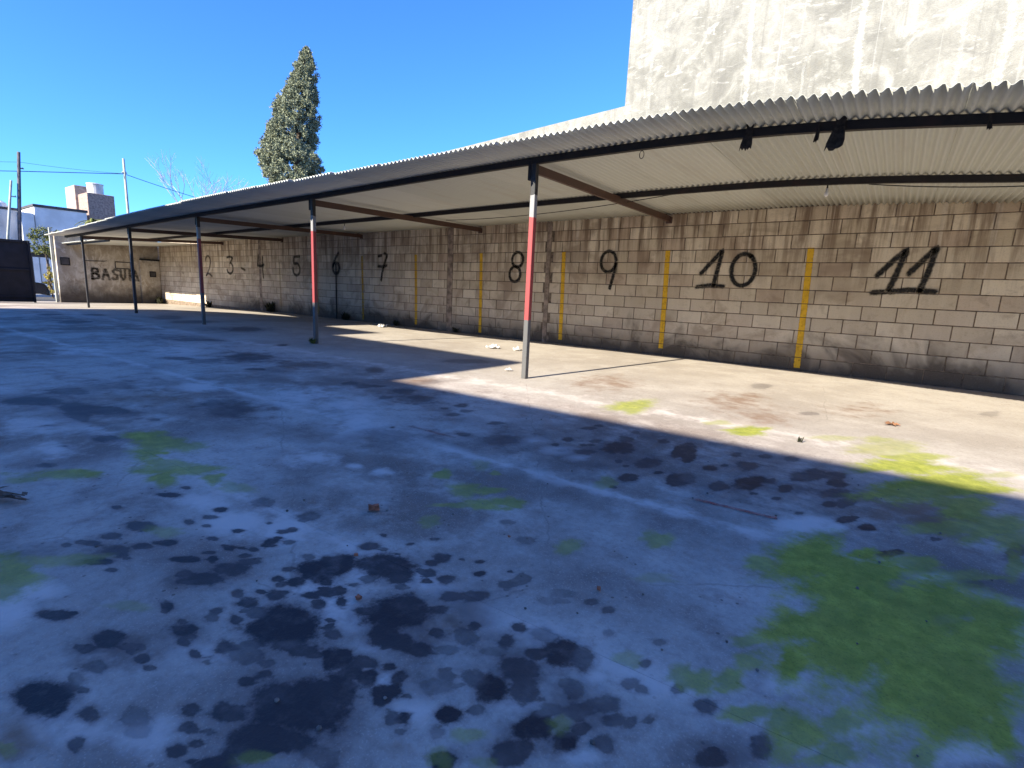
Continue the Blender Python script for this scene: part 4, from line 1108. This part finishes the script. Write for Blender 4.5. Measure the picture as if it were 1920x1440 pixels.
# ---------------------------------------------------------------- street-end wall
fw = empty('street_end_wall', (-26, -1.8, -.2)); fw.location = (0, 0, 0)
tag(fw, 'low stained plaster wall with sprayed lettering at the street end of the yard', 'wall')
FX = -26.0
MB().box((FX-.2, -3.42, -.5), (FX, 0.0, 2.42), .01).build('wall', MAT['far_plaster'], fw)
MB().box((FX-.21, -3.45, 2.42), (FX+.01, .0, 2.46)).build('coping', MAT['column'], fw)
MB().box((FX+.003, -.75, -.4), (FX+.10, -.02, 1.62), .01).build('plaster_pier', MAT['far_plaster'], fw)
MB().box((FX+.003, -.72, 1.62), (FX+.22, -.04, 1.68), .005).build('shelf', MAT['gate'], fw)
for y, z, s_ in ((-3.17, 1.38, .15), (-.30, 1.05, .12)):
    f_ = MB(); xo = FX+.003 if y < -1 else FX+.10
    f_.box((xo, y-s_, z-s_), (xo+.02, y+s_, z+s_), .004); o = f_.build('meter_box', MAT['gate'], fw)
    MB().box((xo+.02, y-s_*.75, z-s_*.75), (xo+.026, y+s_*.75, z+s_*.75)).build('lid', MAT['roofdark'], o)
fr = MB()
for a, c in (((-1.58, 1.48), (-1.05, 1.48)), ((-1.58, 1.22), (-1.05, 1.22)), ((-1.58, 1.22), (-1.58, 1.48)), ((-1.05, 1.22), (-1.05, 1.48))): fr.tube([(FX+.02, a[0], a[1]), (FX+.02, c[0], c[1])], .016, 6)
fr.build('empty_frame', MAT['cable'], fw)
MB().tube([(FX+.015, -2.55, 1.45), (FX+.015, -1.95, 1.47), (FX+.015, -1.85, 1.5)], .012, 6).build('wire', MAT['cable'], fw)
LET = {'B': [[(.1, 0), (.15, 1), (.7, .95), (.75, .65), (.2, .52), (.8, .4), (.8, .1), (.1, 0)]], 'A': [[(0, 0), (.45, 1), (.9, 0)], [(.2, .4), (.75, .4)]],
       'S': [[(.9, .9), (.5, 1), (.15, .8), (.35, .55), (.75, .4), (.7, .1), (.3, 0), (.05, .12)]], 'U': [[(.1, 1), (.12, .3), (.4, 0), (.75, .25), (.8, 1)]],
       'R': [[(.1, 0), (.12, 1), (.7, .95), (.75, .6), (.15, .5), (.85, 0)]]}
fl = lambda p: (FX+.006, p.x, p.y)
for i, (ch, y0, wd) in enumerate([('B', -2.40, .30), ('A', -2.04, .25), ('S', -1.72, .24), ('U', -1.44, .22), ('R', -1.14, .26), ('A', -.86-.16, .22)]):
    for s_ in LET[ch]:
        o = ribbon('sprayed_letter', [(y0+wd*a, .76+.42*c) for a, c in s_], .12, MAT['blackpaint'], fw, fl, .62 if i else .85, wob=.25)
        o['label'] = 'black sprayed letter %s on plaster' % ch

# entrance: pale gate post, black gate
o = MB().box((-26.25, -3.52, -.4), (-26.15, -3.44, 2.62), .006).build('gate_post', MAT['palepole']); tag(o, 'thin pale post at the free end of the street-end wall', 'post')
gt = empty('sheet_gate', (0, 0, 0)); tag(gt, 'black sheet metal gate standing open at the left edge of the yard', 'gate')
MB().box((-25.0, -9.0, -.15), (-24.95, -4.32, 2.0), .004).build('panel', MAT['gate'], gt)
for z in (.0, .95, 1.92): MB().box((-24.95+.001, -9.0, z), (-24.90, -4.32, z+.06), .004).build('rail', MAT['gate'], gt)
for y in (-4.38, -5.6, -6.9, -8.2): MB().box((-24.949, y, -.17), (-24.88, y+.06, 1.99), .004).build('stile', MAT['gate'], gt)
o = MB().box((-27.3, -4.15, .45), (-27.1, -3.95, 1.75), .01).build('electric_box', simple('maroon_metal', (.035, .015, .03), .5)); tag(o, 'dark maroon box standing just behind the black gate', 'box')
MB().box((-27.28, -4.13, -.3), (-27.12, -3.97, .449)).build('plinth', MAT['column'], o)

# ---------------------------------------------------------------- leaves
def leafcloud(centers, per, size, rnd=random, droop=0.0, aspect=2.2):
    mb = MB(); V = []; F = []
    for c, cs in centers:
        for k in range(per):
            d = Vector((rnd.gauss(0, 1), rnd.gauss(0, 1), rnd.gauss(0, 1))).normalized()
            p = Vector(c)+d*cs*rnd.uniform(.2, 1.0)
            ax = (d+Vector((rnd.uniform(-.6, .6), rnd.uniform(-.6, .6), rnd.uniform(-.6, .6)-droop))).normalized()
            sd = ax.orthogonal().normalized(); sd = (sd*math.cos(k)+ax.cross(sd)*math.sin(k))
            L = size*rnd.uniform(.6, 1.3); n = len(V); nn = ax.cross(sd)
            V += [p-ax*L*.5, p+sd*L/aspect*.5+nn*L*.08, p+ax*L*.5, p-sd*L/aspect*.5+nn*L*.08]
            F.append((n, n+1, n+2, n+3))
    mb.V = [tuple(v) for v in V]; mb.F = F
    return mb
# conifer, 32 m away behind the wall
TN = Vector((-.861, .5085, 0)); TL = Vector((.5085, .861, 0)); TC = CAM_LOC+TN*32; TC.z = 0
PRF = np.array([(13.35, .50, .66), (13.15, .24, .83), (12.3, -.20, 1.08), (11.5, -.54, 1.12), (10.4, -1.10, 1.18), (9.3, -1.52, 1.10), (8.4, -1.95, 1.05), (7.6, -2.15, 1.25), (6.9, -2.0, 1.38), (6.0, -1.7, 1.35), (5.0, -1.4, 1.2)])[::-1]
tr = empty('conifer_tree', TC); tag(tr, 'tall leaning conifer with ragged grey green crown rising behind the canopy', 'tree')
rr = random.Random(3); cen = []
while len(cen) < 1600:
    z = 5.0+8.35*rr.random()**1.15
    lo, hi = np.interp(z, PRF[:, 0], PRF[:, 1]), np.interp(z, PRF[:, 0], PRF[:, 2])
    if rr.random() > (hi-lo)/3.3+.08: continue
    c0, rad = (lo+hi)/2, (hi-lo)/2
    a = rr.uniform(0, 2*math.pi); q = max(.05, rad-.12)*math.sqrt(rr.uniform(.30, 1.0))*(1+.10*math.sin(3*a+z*2.2)+.09*math.sin(z*5.3+a))
    if z < 8.6 and math.sin(a*2+z*4.1) > .88: continue
    p = TL*(c0+q*math.cos(a))+TN*(q*math.sin(a)); p.z = z
    cen.append((p, rr.uniform(.14, .25)))
leafcloud(cen, 74, .115, rr, -.15, 2.2).build('crown', MAT['conifer'], tr)
tm = MB().tube([(0, 0, -.5), (TL*-.05)+Vector((0, 0, 3)), (TL*-.1)+Vector((0, 0, 6.5)), TL*.1+Vector((0, 0, 9.5)), TL*.5+Vector((0, 0, 12.9))], [.34, .28, .2, .12, .02], 10)
for k in range(46):
    z = rr.uniform(5.2, 12); lo, hi = np.interp(z, PRF[:, 0], PRF[:, 1]), np.interp(z, PRF[:, 0], PRF[:, 2]); a = rr.uniform(0, 6.28); q = (hi-lo)/2*.8
    e_ = TL*((lo+hi)/2+q*math.cos(a))+TN*(q*math.sin(a)); e_.z = z+.3
    tm.tube([TL*np.interp(z, [5, 13], [-.1, .5])+Vector((0, 0, z-.5)), e_*.6+Vector((0, 0, e_.z*.4-.15)), e_], [.05, .03, .01], 5, False)
tm.build('trunk', MAT['bark'], tr)

# leafless tree far left
bt = empty('bare_tree', (-36, 5.2, -.3)); tag(bt, 'leafless pale tree with fine upright twigs beyond the canopy roof', 'tree')
bmb = MB(); twg = MB(); rr = random.Random(11)
def grow(p, d, L, r, depth):
    e_ = p+d*L; mid = p.lerp(e_, .5)+Vector((rr.uniform(-1, 1), rr.uniform(-1, 1), 0))*L*.06
    (bmb if depth > 2 else twg).tube([p, mid, e_], [r, r*.85, r*.65], 5 if depth > 2 else 3, False)
    if depth == 0: return
    for k in range(rr.choice((3, 3, 4)) if depth > 1 else 4):
        nd = (d+Vector((rr.uniform(-.75, .75), rr.uniform(-.75, .75), rr.uniform(-.05, .55)))).normalized()
        grow(e_ if k else mid.lerp(e_, .5), nd, L*rr.uniform(.58, .8), max(.0045, r*.55), depth-1)
grow(Vector((0, 0, 0)), Vector((0, 0, 1)), 2.8, .10, 5)
bmb.build('trunk', MAT['palebark'], bt); twg.build('twigs', MAT['palebark'], bt)

# ---------------------------------------------------------------- houses across the street
def window(parent, x, y0, y1, z0, z1):
    f_ = MB()
    for a in (((x, y0-.06, z0-.06), (x+.06, y0, z1+.06)), ((x, y1, z0-.06), (x+.06, y1+.06, z1+.06)), ((x, y0, z0-.06), (x+.06, y1, z0)), ((x, y0, z1), (x+.06, y1, z1+.06))): f_.box(*a)
    o = f_.build('window', MAT['housegrey'], parent); MB().box((x+.003, y0, z0), (x+.02, y1, z1)).build('pane', MAT['glass'], o)
h1 = empty('white_house', (0, 0, 0)); tag(h1, 'long low white house with flat parapet roof across the street', 'house')
MB().box((-52, -.95, -.6), (-42, 1.55, 4.75), .02).build('wall', MAT['housewhite'], h1)
MB().box((-52.05, -1.0, 4.75), (-41.94, 1.6, 4.90), .01).build('parapet', MAT['roofdark'], h1)
window(h1, -42, .1, 1.0, .9, 2.0)
h2 = empty('grey_house', (0, 0, 0)); tag(h2, 'grey rendered house with white corner pilaster at the far left', 'house')
MB().box((-53, -9.5, -.6), (-42.6, -1.6, 4.45), .02).build('wall', MAT['housegrey'], h2)
MB().box((-53.05, -9.55, 4.45), (-42.55, -1.55, 4.58), .01).build('parapet', MAT['roofdark'], h2)
MB().box((-42.6, -1.6, -.5), (-41.9, -1.0, 4.35), .03).build('pilaster', MAT['housewhite'], h2)
MB().tube([(-45, -2.0, 4.58), (-45, -2.0, 5.0), (-45, -2.0, 5.15)], [.35, .35, .1], 12).build('roof_vent', MAT['housewhite'], h2)
MB().tube([(-46, -1.7+.0, 4.58), (-46, -1.7, 4.95), (-46, -1.7, 5.05)], [.3, .3, .1], 12).build('roof_vent', MAT['housewhite'], h2)
window(h2, -42.6, -4.4, -3.2, 1.0, 2.2)
tw_ = empty('tank_tower', (0, 0, 0)); tag(tw_, 'stepped brick roof tower carrying a round water tank', 'tower')
MB().box((-45, 1.90, 3.0), (-43, 3.35, 6.15), .02).build('tower_front', MAT['towerbrick'], tw_)
MB().box((-47.2, 1.75, 3.0), (-45.005, 2.75, 6.75), .02).build('tower_back', simple('tower_render', (.36, .27, .22), .9, .15, 5), tw_)
MB().box((-49.5, 1.61, -.5), (-42.9, 6, 3.0)).build('base', MAT['housegrey'], tw_)
wt = empty('water_tank', (-44, 2.62, 6.15)); tag(wt, 'pale round water tank standing on the brick tower', 'tank')
MB().tube([(0, 0, 0), (0, 0, .62), (0, 0, .66)], [.44, .44, .44], 20).build('body', MAT['tank'], wt, False)
MB().tube([(0, 0, .66), (0, 0, .72), (0, 0, .78)], [.47, .47, .15], 20).build('lid', MAT['tank'], wt)
# poles and wires
def pole(x, y, h, r, m, label, yb):
    z0 = -.42; ym = (y+yb)/2
    o = MB().tube([(x, yb, z0-.3), (x, ym, h*.5), (x, y, h)], [r, r*.9, r*.72], 10).build('utility_pole', m, None, True)
    c_ = MB().box((x-.03, y-.11, h-.75), (x+.03, y+.11, h-.70)).build('crossarm', m, o)
    for s_ in (-.08, .08): MB().tube([(x, y+s_, h-.70), (x, y+s_, h-.65)], [.018, .012], 6).build('insulator', MAT['white'], c_)
    return tag(o, label, 'pole', 'street utility poles')
pole(-34, -2.73, 6.43, .085, MAT['wood'], 'tallest dark utility pole, second from the left edge', -3.26)
pole(-34, 1.38, 7.07, .075, MAT['palepole'], 'pale utility pole rising behind the canopy roof right of the tank tower', 1.42)
pole(-34, -3.11, 5.09, .06, MAT['palepole'], 'short pale street post at the far left edge', -3.8)
WR = [((-34, -12, 4.3), (-34, -2.79, 5.56), .12, .016, 'thick wire running off the left edge from the tall dark pole'), ((-34, -2.79, 5.56), (-34, 1.37, 6.29), .0, .018, 'thick wire strung between the tall dark pole and the pale pole'),
      ((-34, 1.37, 6.29), (-34, 13, 5.2), .35, .016, 'thick wire dropping right from the pale pole behind the canopy roof'), ((-34, -12, 4.5), (-34, -2.73, 5.98), .1, .007, 'thin upper wire running off the left edge from the tall dark pole'),
      ((-34, -2.73, 5.98), (-34, 1.37, 6.30), .05, .007, 'thin upper wire between the tall dark pole and the pale pole')]
for a, c, sg, wr_, lb in WR: cable('overhead_wire', a, c, sg, wr_, MAT['cable'], lb, 'wire', 20, 'overhead wires along the street')

# planting near the entrance
def bush(name, loc, rx, rz, n, per, size, m, label, cat, seed, stem=True):
    rr = random.Random(seed); e_ = empty(name, loc); tag(e_, label, cat); cs = []
    for k in range(n):
        d = Vector((rr.gauss(0, 1), rr.gauss(0, 1), rr.gauss(0, 1))).normalized()*rr.uniform(.3, 1)**.5
        cs.append((Vector((d.x*rx, d.y*rx, rz*1.1+d.z*rz)), rx*.28))
    leafcloud(cs, per, size, rr).build('crown', m, e_)
    tb = MB()
    for k in range(5): tb.tube([(0, 0, -.3), (rr.uniform(-.2, .2)*rx, rr.uniform(-.2, .2)*rx, rz*.6), (rr.uniform(-.7, .7)*rx, rr.uniform(-.7, .7)*rx, rz*1.5)], [.03, .02, .008], 5, False)
    tb.build('trunk', MAT['bark'], e_)
bush('hedge_tree', (-38.6, -1.25, 1.35), .75, .95, 60, 40, .12, MAT['hedge'], 'bushy olive green tree above the gate opening', 'tree', 5)
MB().tube([(-38.6, -1.25, -.3), (-38.6, -1.25, 1.4)], [.09, .07], 8).build('trunk', MAT['bark'], [o for o in bpy.data.objects if o.name == 'hedge_tree'][0]).matrix_parent_inverse = Matrix.Translation((38.6, 1.25, -1.35))
bush('yellow_shrub', (-35.8, -1.75, -.42), .36, .78, 40, 36, .09, MAT['yshrub'], 'yellow leaved shrub beside the pale gate post', 'shrub', 6)
MB().box((-40.0, -1.9, 1.75), (-38.9, -.3, 2.0), .01).build('entrance_beam', MAT['roofdark'])
eb = bpy.data.objects['entrance_beam']; tag(eb, 'dark beam over the opening across the street', 'beam')
for y in (-1.85, -.42): MB().box((-39.5, y, -.35), (-39.38, y+.12, 1.749)).build('support', MAT['roofdark'], eb)
# palm-like plant on the roof
pl = empty('roof_palm', (-38.5, .95, -.4)); tag(pl, 'spiky palm fronds showing above the canopy end below the tower', 'plant'); rr = random.Random(8)
fm = MB()
for k in range(22):
    a = rr.uniform(0, 6.28); el_ = rr.uniform(.15, 1.0); L = rr.uniform(.7, 1.0); P = []
    for i in range(7):
        t = i/6; P.append(Vector((math.cos(a)*L*t, math.sin(a)*L*t, 4.35+L*(math.sin(el_)*t-.75*t*t))))
    V = []; F = []; sdv = Vector((-math.sin(a), math.cos(a), 0))
    for i, p in enumerate(P): wv = .10*math.sin(math.pi*min(1, .12+i/6.3)); V += [p-sdv*wv, p+Vector((0, 0, .03)), p+sdv*wv]
    for i in range(6): F += [(i*3, i*3+1, i*3+4, i*3+3), (i*3+1, i*3+2, i*3+5, i*3+4)]
    fm.add(V, F)
fm.build('fronds', MAT['hedge'], pl); MB().tube([(0, 0, -.2), (.03, .02, 2), (0, 0, 4.4)], [.14, .11, .1], 8).build('trunk', MAT['bark'], pl)

# parked car: side profile lofted across the width
car = empty('parked_car', (-32.2, -4.85, -.42)); tag(car, 'dark parked car half hidden behind the black gate', 'car')
prof = [(-2.1, .35), (-2.12, .62), (-2.0, .82), (-1.5, .90), (-.95, .95), (-.35, 1.38), (.2, 1.44), (.9, 1.40), (1.45, 1.02), (2.0, .95), (2.1, .7), (2.08, .35)]
V = []; F = []
for sx, ins in ((-1, .0), (-1, 1), (1, 1), (1, 0)):
    for y, z in prof:
        tap = .72 if z > 1.0 else .84
        V.append((sx*(tap if ins == 0 else (tap-.10 if z > .5 else tap)), -y, z))
V = []; n = len(prof)
for sx in (-.80, -.86, .86, .80):
    for y, z in prof:
        k = 1.0 - (.18 if z > 1.0 else 0.0) - (.02 if abs(sx) < .85 else 0)
        V.append((sx*k, -y, z if abs(sx) > .85 or z < .5 else z+.015))
for r_ in range(3):
    for i in range(n-1): F.append((r_*n+i, r_*n+i+1, (r_+1)*n+i+1, (r_+1)*n+i))
    F.append((r_*n+n-1, r_*n, (r_+1)*n, (r_+1)*n+n-1))
F.append(tuple(range(n))[::-1]); F.append(tuple(3*n+i for i in range(n)))
MB().add(V, F).build('body', MAT['carpaint'], car, False)
for sx in (-1, 1):
    MB().add([(sx*.715, .85, 1.02), (sx*.715, -1.25, 1.05), (sx*.665, -.85, 1.34), (sx*.665, .30, 1.36)], [(0, 1, 2, 3) if sx < 0 else (3, 2, 1, 0)]).build('side_window', MAT['glass'], car)
    for y in (1.3, -1.3):
        wm = MB().tube([(sx*.70, y, .32), (sx*.72, y, .32), (sx*.87, y, .32), (sx*.89, y, .32)], [.27, .32, .32, .27], 18).build('wheel', MAT['rubber'], car)
        MB().tube([(sx*.885, y, .32), (sx*.90, y, .32)], [.20, .17], 14).build('rim', MAT['chrome'], wm)
    MB().box((sx*.62-.14, 2.0, .68), (sx*.62+.14, 2.125, .80), .01).build('headlight', MAT['lamp'], car)
    MB().box((sx*.62-.12, -2.115, .70), (sx*.62+.12, -2.0, .84), .01).build('tail_light', simple('tail_red', (.3, .02, .02), .3), car)
MB().box((-.82, 2.06, .30), (.82, 2.17, .55), .03).build('bumper', MAT['carpaint'], car)
MB().box((-.22, 2.17, .38), (.22, 2.18, .50)).build('number_plate', MAT['white'], car)
MB().add([(-.62, 1.02, .985), (.62, 1.02, .985), (.52, .42, 1.40), (-.52, .42, 1.40)], [(0, 1, 2, 3)]).build('windscreen', MAT['glass'], car)

# ---------------------------------------------------------------- houses behind the camera that shade the yard
def back_house(x0, x1, z0, z1, label, y1=-14.0, m='housewhite'):
    "z0, z1: eaves height at x0 and x1"
    e_ = empty('yard_house', ((x0+x1)/2, -17, 0)); e_.location = (0, 0, 0); tag(e_, label, 'house')
    V = [(x0, -22, -.5), (x1, -22, -.5), (x1, y1, -.5), (x0, y1, -.5), (x0, -22, z0-.15), (x1, -22, z1-.15), (x1, y1, z1-.15), (x0, y1, z0-.15)]
    MB().add(V, [(0, 3, 2, 1), (4, 5, 6, 7), (0, 1, 5, 4), (1, 2, 6, 5), (2, 3, 7, 6), (3, 0, 4, 7)]).build('wall', MAT[m], e_)
    MB().add([(x, y, z+d) for d in (-.148, 0) for x, y, z in ((x0, -22, z0), (x1, -22, z1), (x1, y1+.02, z1), (x0, y1+.02, z0))], [(0, 3, 2, 1), (4, 5, 6, 7), (0, 1, 5, 4), (1, 2, 6, 5), (2, 3, 7, 6), (3, 0, 4, 7)]).build('roof', MAT['roofdark'], e_)
    MB().box(((x0+x1)/2-.5, y1, -.3), ((x0+x1)/2+.4, y1+.04, 2.05)).build('door', MAT['gate'], e_)
    return e_
back_house(-5.62, 12, 4.74, 5.35, 'low white house closing the yard behind the viewpoint')
back_house(-10.35, -5.625, 6.04, 6.04, 'middle white house behind the viewpoint')
back_house(-12.7, -10.355, 6.64, 6.64, 'narrow taller house behind the viewpoint', m='housegrey')
back_house(-20.0, -12.705, 6.2, 8.0, 'tallest house with sloping roof behind the viewpoint', m='housegrey')
back_house(-27.0, -20.005, 3.0, 3.0, 'single storey shed near the street end behind the viewpoint', m='housegrey')

# ---------------------------------------------------------------- small things on the floor
def rock(name, loc, s, m, label, cat, seed, rz=0, group=None, dims=(1, 1, 1)):
    rr = random.Random(seed); bm = bmesh.new(); bmesh.ops.create_cube(bm, size=1)
    bmesh.ops.subdivide_edges(bm, edges=bm.edges[:], cuts=2, use_grid_fill=True)
    for v in bm.verts:
        v.co = Vector((v.co.x*dims[0], v.co.y*dims[1], v.co.z*dims[2]))*s+Vector((rr.uniform(-1, 1), rr.uniform(-1, 1), rr.uniform(-1, 1)))*s*.12
    zmin = min(v.co.z for v in bm.verts)
    for v in bm.verts: v.co.z -= zmin
    me = bpy.data.meshes.new(name); bm.to_mesh(me); bm.free(); me.materials.append(m)
    o = link(bpy.data.objects.new(name, me)); o.location = loc; o.rotation_euler = (0, 0, rz)
    return tag(o, label, cat, group)
rock('brick_fragment', (-1.67, -7.40, .003), .028, MAT['brick'], 'largest broken red brick piece lying on the shaded concrete', 'brick', 1, .9, None, (1.5, .8, .75))
BF = [(-1.19, -7.83, .013, 'orange brick chip beside the dark oil stain in the foreground'), (-1.41, -7.68, .011, 'small orange brick chip on the near edge of the oil spots'), (-.65, -7.29, .012, 'red brick chip alone on the bare concrete left of the moss'), (-1.09, -7.20, .008, 'tiny red brick crumb behind the foreground stains')]
for i, (x, y, s_, lb) in enumerate(BF): rock('brick_chip', (x, y, .003), s_, MAT['brick'], lb, 'brick chip', 20+i, i, 'brick chips on the shaded floor', (1.2, .9, .7))
rr = random.Random(4)
for i in range(70):
    x = rr.uniform(-2.2, .7); y = rr.uniform(-8.3, -5.2)
    m = MAT['white'] if rr.random() < .15 else (MAT['dirt'] if rr.random() < .7 else MAT['leafdry'])
    if i == 0: pebs = []
    pebs.append((x, y, rr.uniform(.0025, .006)))
pb = MB()
for x, y, s_ in pebs: pb.tube([(x, y, .001), (x+s_*.3, y, s_*.7), (x+s_*.2, y+s_*.2, s_*1.2)], [s_, s_*1.1, s_*.4], 6)
tag(pb.build('grit', MAT['dirt']), 'dark grit scattered on the concrete', 'grit', None, 'stuff')
# paper litter
def litter(loc, s, label, seed):
    rr = random.Random(seed); V = []; F = []; n = 7
    for j in range(n):
        for i in range(n): V.append(((i/(n-1)-.5)*s*1.6, (j/(n-1)-.5)*s, abs(rr.gauss(0, .22))*s+.004))
    for j in range(n-1):
        for i in range(n-1): F.append((j*n+i, j*n+i+1, (j+1)*n+i+1, (j+1)*n+i))
    o = mesh('paper_litter', V, F, MAT['white']); o.location = loc; o.rotation_euler = (0, 0, rr.uniform(0, 3)); o.modifiers.new('t', 'SOLIDIFY').thickness = .001
    return tag(o, label, 'litter', 'white litter on the sunlit floor')
litter((-5.5, -1.92, .004), .14, 'crumpled white paper on the sunlit floor left of the nearest post', 1)
litter((-5.05, -1.80, .004), .09, 'smaller white scrap right beside the crumpled paper', 2)
litter((-9.98, -.72, .004), .16, 'white plastic scrap by the wall foot below number seven', 3)
litter((-3.75, -3.75, .004), .05, 'tiny white scrap on the sunlit floor at the nearest post', 5)
# dry leaf / stick bundle
lf = MB()
for k in range(5):
    a = k*1.3; lf.tube([(0, 0, .006), (.03*math.cos(a), .03*math.sin(a), .014), (.06*math.cos(a), .06*math.sin(a), .006)], [.004, .010, .002], 5)
o = lf.build('dry_leaf', MAT['leafdry']); o.location = (.10, -3.41, .003); tag(o, 'curled brown dry leaf on the sunlit floor at the right', 'leaf')
br_ = MB(); rr = random.Random(9)
for k in range(16):
    a = rr.uniform(-.25, .25); p = Vector((rr.uniform(-.12, .0), rr.uniform(-.035, .035), .008+rr.uniform(0, .025))); L = rr.uniform(.12, .26); d = Vector((math.cos(a), math.sin(a), rr.uniform(-.05, .02)))
    br_.tube([p-d*L*.5, p+Vector((0, 0, .006)), p+d*L*.5], [.006, .005, .002], 5)
for k in range(26):
    a = rr.uniform(-.5, .5); p = Vector((rr.uniform(-.22, .06), rr.uniform(-.03, .03), .012+rr.uniform(0, .03))); d = Vector((math.cos(a), math.sin(a), rr.uniform(-.3, .3)))*.03; s_ = Vector((-d.y, d.x, .004))*.35
    br_.add([p-d, p+s_, p+d, p-s_], [(0, 1, 2, 3)])
o = br_.build('dead_branch', MAT['stick']); o.location = (-2.83, -8.36, .004); o.rotation_euler = (0, 0, .55); tag(o, 'bundle of dry brown twigs lying at the left edge of the floor', 'branch')
# weeds
def weed(loc, s, n, label, seed, m='weed'):
    rr = random.Random(seed); mb = MB()
    for k in range(n):
        a = rr.uniform(0, 6.28); L = s*rr.uniform(.5, 1.2); b0 = Vector((rr.uniform(-.5, .5)*s, rr.uniform(-.2, .2)*s, 0)); tip = b0+Vector((math.cos(a)*L*.6, math.sin(a)*L*.6, L*rr.uniform(.5, 1.1))); mid = b0.lerp(tip, .55)+Vector((0, 0, L*.15)); sd = Vector((-math.sin(a), math.cos(a), 0))*L*.10
        mb.add([b0-sd*.4, b0+sd*.4, mid+sd, tip, mid-sd], [(0, 1, 2, 4), (4, 2, 3)])
    o = mb.build('weed_tuft', MAT[m]); o.location = loc; return tag(o, label, 'weed', 'weeds growing from the concrete joints')
weed((-7.50, -4.10, .0), .10, 60, 'green weeds around the foot of the second post', 1, 'hedge')
weed((-.42, -4.66, .0), .035, 26, 'tiny green weed on the sunlit floor beside the algae', 2)
weed((-16.5, -.09, .0), .30, 60, 'dark weed tuft at the wall foot below number four', 3)
weed((-12.4, -.08, .0), .22, 50, 'dark weed tuft at the wall foot below number six', 4)
weed((-10.25, -.06, .0), .14, 40, 'small weed at the wall foot right of the white plastic scrap', 5)
weed((-8.15, -.05, .0), .11, 40, 'small weed at the wall foot beside the brown column', 6)
weed((-21.2, -.08, -.1), .25, 50, 'weed tuft at the wall foot below number two', 7)
weed((-25.6, -.25, -.2), .30, 60, 'tall weeds in the corner of the two walls', 8)
